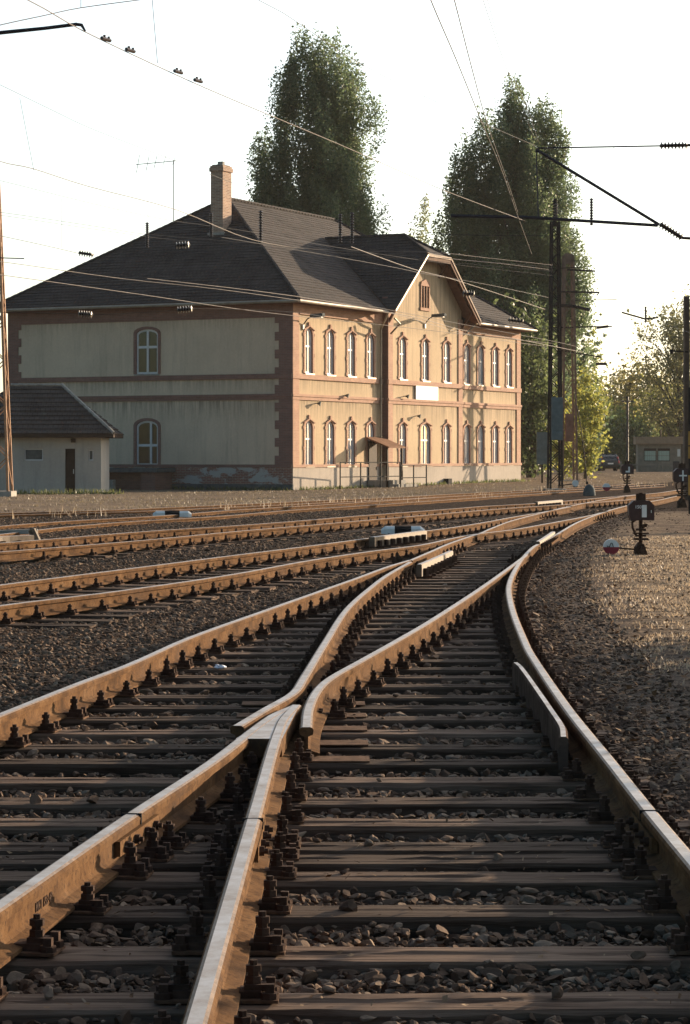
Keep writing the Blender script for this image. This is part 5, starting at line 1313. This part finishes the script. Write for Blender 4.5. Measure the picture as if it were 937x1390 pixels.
def tree(name,loc,label,lobes,nclump,nleaf,ls,mat,clr,trunk_r=.5,trunk_h=None,cat='tree',group=None,limbs=24,squash=(1,1,1.2),gap=.0,plume=None):
    """lobes: (cx,cy,[(z,r),...]) in metres relative to base"""
    root=empty(name,loc,0,label,cat,group); C=[];RR=[]; wt=[]
    for cx,cy,pr in lobes:
        zs=np.array([p[0] for p in pr]); rs=np.array([p[1] for p in pr]); wt.append(np.trapezoid(rs**1.6,zs) if hasattr(np,'trapezoid') else np.trapz(rs**1.6,zs))
    wt=np.array(wt)/sum(wt); zmax=0
    for (cx,cy,pr),w in zip(lobes,wt):
        zs=np.array([p[0] for p in pr]); rs=np.array([p[1] for p in pr]); n=max(6,int(nclump*w)); zmax=max(zmax,zs[-1])
        zz=np.linspace(zs[0],zs[-1],200); ww=np.interp(zz,zs,rs)**1.5+.02; cdf=np.cumsum(ww)/ww.sum()
        z=np.interp(RNG.random(n),cdf,zz); th=RNG.uniform(0,6.283,n); r=np.interp(z,zs,rs)
        rag=1+.22*np.sin(th*3+z*.55+cx)+.14*np.sin(th*5-z*1.3)+RNG.normal(0,.10,n)
        u=RNG.random(n)**(.36 if plume else .42)
        x=cx+np.cos(th)*r*u*rag*.93; y=cy+np.sin(th)*r*u*rag*.93
        keep=(fbm(x*1.0+z*.35,y+z*.8,.8,int(abs(cx*7))+3)>-.75+gap)
        C.append(np.stack([x,y,z],1)[keep]); RR.append((clr*RNG.uniform(.5,1.2,n))[keep])
    C=np.concatenate(C); RR=np.concatenate(RR)
    if plume:
        # upright plumes: each a vertical chain of overlapping clumps that swells and comes to a point
        cc=[];rr_=[];K=8
        for c in C:
            H=plume[1]*RNG.uniform(.6,1.3); wv=plume[0]*RNG.uniform(.65,1.2); ax=c[:2]/max(np.hypot(*c[:2]),.3)*RNG.uniform(.0,.16)*H
            for j in range(K):
                t_=j/(K-1); cc.append((c[0]+ax[0]*(t_-.5),c[1]+ax[1]*(t_-.5),c[2]+H*(t_-.66))); rr_.append(wv*(math.sin(math.pi*(.12+.84*t_))**.8)*(1-.35*t_))
        C=np.array(cc); RR=np.array(rr_); m_=C[:,2]>1.0; C=C[m_]; RR=RR[m_]
    # tufts: short ascending chains of ever smaller clumps on the outside
    nt_=max(1,len(C)//(400 if plume else 4)); ii=RNG.choice(len(C),nt_); c0=C[ii]; ang=np.arctan2(c0[:,1],c0[:,0])+RNG.normal(0,.5,nt_); ex=[];er=[]
    for j in range(1,4):
        ex.append(c0+np.stack([np.cos(ang)*.35*j,np.sin(ang)*.35*j,np.full(nt_,.62*j)],1)*clr); er.append(np.full(nt_,clr*(.62-.15*j)))
    C=np.concatenate([C]+ex); RR=np.concatenate([RR]+er)
    leaf_cloud('crown',C,RR,nleaf,ls,mat,root,squash,tight=bool(plume))
    mb=MB(); th_=trunk_h or zmax*.85
    pts=[Vector((math.sin(i*.9)*.12*i/6,math.cos(i*1.3)*.1*i/6,-.3+(th_+.3)*i/8)) for i in range(9)]
    mb.tube(pts,[trunk_r*(1-.88*i/8) for i in range(9)],8)
    idx=RNG.choice(len(C),min(limbs,len(C)),replace=False)
    for i in idx:
        c=Vector(C[i]); z0=max(1.2,c.z-max(2.0,1.3*math.hypot(c.x,c.y)+1)); z0=min(z0,th_*.9); f=z0/th_; s=Vector((0,0,z0)); mid=s.lerp(c,.5)+Vector((0,0,.15*(c-s).length))
        rr=trunk_r*(1-.88*f)*.45; mb.tube([s,mid,c],[rr,rr*.6,rr*.15],5,cap=False)
    mb.build('trunk',M['bark'],root,uv=False)
    return root
def pr(Yt,cxpx,rows):
    """rows: (py, halfwidth px) -> profile"""
    s=F/Yt; return sorted([(HC+(HY-py)/s, hw/s) for py,hw in rows])
def lob(Yt,bx,cxpx,rows,cy=0): return ((cxpx-bx)/F*Yt, cy, pr(Yt,cxpx,rows))
Y1=165
POP=M['poplar']
tree('poplar_tree',px_ground(432,Y1),'tall broad black poplar rising behind the station roof left of the gable',
 [lob(Y1,432,420,[(40,10),(62,30),(105,46),(165,60),(240,64),(300,74),(340,78),(420,50),(480,20)]),
  lob(Y1,432,462,[(46,10),(72,26),(125,38),(180,48),(240,50),(300,50),(400,40)],1.5),
  lob(Y1,432,508,[(252,6),(275,14),(305,16),(340,12)],-1), lob(Y1,432,372,[(165,8),(195,20),(240,28),(290,36),(340,38),(420,30)],-.5)],
 620,72,.10,M['poplar'],.95,.6,22,limbs=60,plume=(.92,3.1),squash=(1,1,1))
Y2=172
tree('poplar_tree',px_ground(700,Y2),'tallest right-hand poplar with pointed top and wide dark skirt behind the gable',
 [lob(Y2,700,686,[(104,7),(130,24),(165,40),(210,54),(260,66),(330,76),(420,84),(520,76),(600,60)]),
  lob(Y2,700,736,[(140,9),(165,32),(205,42),(260,46),(330,54),(400,54),(470,46),(540,36)],1.2),
  lob(Y2,700,636,[(205,10),(230,30),(275,42),(330,48),(400,46),(470,36),(560,30)],-.5),
  lob(Y2,700,775,[(312,8),(335,24),(370,30),(420,26),(460,12)],.5)],
 1080,70,.105,M['poplar'],1.0,.7,26,limbs=70,plume=(.98,3.1),squash=(1,1,1))
Y3=260
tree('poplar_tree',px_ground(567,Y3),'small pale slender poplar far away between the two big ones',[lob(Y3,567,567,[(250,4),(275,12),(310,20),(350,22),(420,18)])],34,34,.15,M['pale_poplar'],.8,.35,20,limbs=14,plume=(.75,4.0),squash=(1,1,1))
tree('dark_tree',px_ground(722,158),'dense dark tree at the far end of the station below the right poplar',[lob(158,722,718,[(430,14),(470,32),(520,38),(580,40),(640,24)]),lob(158,722,690,[(480,20),(560,30),(630,20)],3)],330,44,.16,M['dark_leaf'],1.1,.4,8,limbs=20)
tree('dark_tree',px_ground(765,182),'dark leafy tree standing behind the two lattice masts',[lob(182,765,772,[(420,8),(450,26),(500,34),(560,36),(630,28)])],260,40,.17,M['poplar'],1.0,.4,8,limbs=20)
tree('yellow_tree',px_ground(795,150),'bright yellow green young tree lit by the sun beside the rust mast',[lob(150,795,798,[(500,4),(530,12),(560,22),(600,22),(640,10)]),lob(150,795,768,[(545,6),(580,16),(620,18),(645,10)],1)],170,36,.13,M['yellow_leaf'],.7,.15,4,limbs=12)
tree('slender_tree',px_ground(803,230),'slender pale green tree beyond the yellow one',[lob(230,803,800,[(440,4),(470,12),(520,18),(560,22),(640,22)])],130,32,.18,M['green_leaf'],.9,.25,9,limbs=12)
far=[(838,236,'hazy olive bush tree directly behind the parked car',[(565,8),(585,22),(615,32),(642,30)],'green_leaf'),
     (868,262,'autumn tinted tree right of the slender poles, tops against the sky',[(492,8),(515,28),(560,40),(610,38),(640,30)],'autumn_leaf'),
     (836,270,'rounded olive tree with a flat leaning top left of the tall poles',[(505,10),(530,26),(570,34),(640,36)],'willow_leaf'),
     (905,240,'yellow green bush directly behind the flat-roofed hut',[(520,10),(550,34),(590,40),(640,36)],'yellow_leaf'),
     (812,244,'low dark shrub left of the parked car',[(560,8),(590,18),(620,22),(642,20)],'dark_leaf'),
     (862,228,'dark green shrub between parked car and hut',[(580,8),(600,22),(625,26),(642,24)],'dark_leaf'),
     (940,236,'dark tree mass at the right edge behind the hut',[(515,12),(550,26),(600,30),(642,28)],'willow_leaf')]
for px,Y_,lab,rows,mt in far:
    tree('far_tree',px_ground(px,Y_),lab,[lob(Y_,px,px,rows)],280,36,.19,M[mt],1.1,.2,5,limbs=10,group='trees and bushes beyond the yard',squash=(1.2,1.2,1))
Y4=215
tree('willow_tree',px_ground(925,Y4),'open airy willow with drooping twigs at the right behind the hut',
 [lob(Y4,925,905,[(418,8),(440,30),(480,42),(520,44),(560,36),(590,20)]),lob(Y4,925,940,[(402,10),(430,36),(480,44),(540,44),(590,30)],1)],
 620,30,.14,M['willow_leaf'],1.0,.35,12,limbs=60,gap=.30)
# thicket behind everything on the right
X=[];Z=[]
def hedge(name,x0,x1,Y_,h,label,mat,n):
    C=np.stack([RNG.uniform(x0,x1,n),RNG.uniform(-3,3,n)+Y_,RNG.random(n)**.8*h],1); C[:,2]*=.8+.2*np.sin(C[:,0]*.5)
    o=leaf_cloud(name,C,RNG.uniform(1,2,n),22,.4,M[mat],None); tag(o,label,'trees',kind='stuff')
hedge('distant_wood',10,60,285,10,'far green and yellow wood closing the view on the right','green_leaf',1500)
hedge('distant_wood',22,60,275,8,'yellowing far wood in front of the green one on the right','autumn_leaf',600)
hedge('distant_wood',-60,-20,300,5,'low far wood left of the station','green_leaf',400)
for (x,y,r,h,lab) in ((5.2,11.5,1.5,.86,'unseen shrub added to shade the track, outside the right edge nearest the camera'),(5.5,14.4,1.6,.92,'second shrub of the added shading row outside the right edge'),(5.1,17.2,1.4,.80,'third shrub of the added shading row outside the right edge'),(5.6,19.7,1.2,.9,'last shrub of the added shading row before the straw patch')):  # out-of-view shrub row, added to throw shade over the near track
    tree('shade_shrub',Vector((x,y,0)),lab,[(0,0,[(.05,r*.8),(h*.45,r),(h*.8,r*.75),(h,r*.25)])],190,40,.05,M['green_leaf'],.26,.05,.9,cat='shrub',group='unseen shrubs added for shade',limbs=20)

# ------------------------------------------------------------------ light, sky, camera
EL=R(10.0); S=Vector((.699*math.cos(EL),.715*math.cos(EL),math.sin(EL))).normalized()
sun=bpy.data.lights.new('sun','SUN'); sun.energy=5.0; sun.angle=R(.5); sun.color=(1.0,.78,.54)
so=bpy.data.objects.new('sun',sun); COL.objects.link(so); so.rotation_euler=S.to_track_quat('Z','Y').to_euler(); so.location=(30,30,30)
HZ=NT('evening_haze'); HZ.n.remove(HZ.bsdf); pv=HZ.n.new('ShaderNodeVolumePrincipled'); pv.inputs['Color'].default_value=(.95,.93,.90,1); pv.inputs['Density'].default_value=.00010; pv.inputs['Anisotropy'].default_value=.1; HZ.l.new(pv.outputs[0],HZ.out.inputs['Volume'])
mb=MB(); mb.box(-160,160,-12,420,-1.6,36); hz=mb.build('haze',HZ.mat,uv=False); tag(hz,'thin warm evening air over the station yard','haze',kind='stuff')
SKYS=.066; AUREOLE=.85/SKYS
w=bpy.data.worlds.new('World'); sc.world=w; w.use_nodes=True; nt=w.node_tree; bg=nt.nodes['Background']
sky=nt.nodes.new('ShaderNodeTexSky'); sky.sky_type='NISHITA'; sky.sun_disc=False; sky.sun_elevation=EL; sky.sun_rotation=math.atan2(S.x,S.y); sky.air_density=1.0; sky.dust_density=1.0; sky.ozone_density=1.5
hs=nt.nodes.new('ShaderNodeHueSaturation'); hs.inputs['Saturation'].default_value=1.25
# thin bright evening haze round the sun, added to the clear sky
tcw=nt.nodes.new('ShaderNodeTexCoord'); dp=nt.nodes.new('ShaderNodeVectorMath'); dp.operation='DOT_PRODUCT'; dp.inputs[1].default_value=S
nt.links.new(tcw.outputs['Generated'],dp.inputs[0])
m1_=nt.nodes.new('ShaderNodeMath'); m1_.operation='MAXIMUM'; m1_.inputs[1].default_value=0; nt.links.new(dp.outputs['Value'],m1_.inputs[0])
m2_=nt.nodes.new('ShaderNodeMath'); m2_.operation='POWER'; m2_.inputs[1].default_value=2.0; nt.links.new(m1_.outputs[0],m2_.inputs[0])
vs_=nt.nodes.new('ShaderNodeVectorMath'); vs_.operation='SCALE'; vs_.inputs[0].default_value=(1.0,.985,.96); 
m3_=nt.nodes.new('ShaderNodeMath'); m3_.operation='MULTIPLY'; m3_.inputs[1].default_value=AUREOLE; nt.links.new(m2_.outputs[0],m3_.inputs[0]); nt.links.new(m3_.outputs[0],vs_.inputs['Scale'])
ad=nt.nodes.new('ShaderNodeVectorMath'); ad.operation='ADD'; nt.links.new(sky.outputs[0],hs.inputs['Color']); nt.links.new(hs.outputs[0],ad.inputs[0]); nt.links.new(vs_.outputs[0],ad.inputs[1])
nt.links.new(ad.outputs[0],bg.inputs['Color']); bg.inputs['Strength'].default_value=SKYS
cam=bpy.data.cameras.new('camera'); co=bpy.data.objects.new('camera',cam); COL.objects.link(co); sc.camera=co
cam.sensor_fit='VERTICAL'; cam.sensor_height=36; cam.lens=F/1390*36; cam.shift_y=-77/1390; cam.clip_start=.1; cam.clip_end=9000
co.location=(0,0,HC); co.rotation_euler=(R(90),0,0)
sc.view_settings.view_transform='Standard'; sc.view_settings.look='None'; sc.view_settings.gamma=1; sc.view_settings.exposure=1.15; sc.view_settings.use_curve_mapping=False
sc.render.engine='CYCLES'; sc.cycles.max_bounces=5; sc.cycles.diffuse_bounces=3; sc.cycles.transparent_max_bounces=6
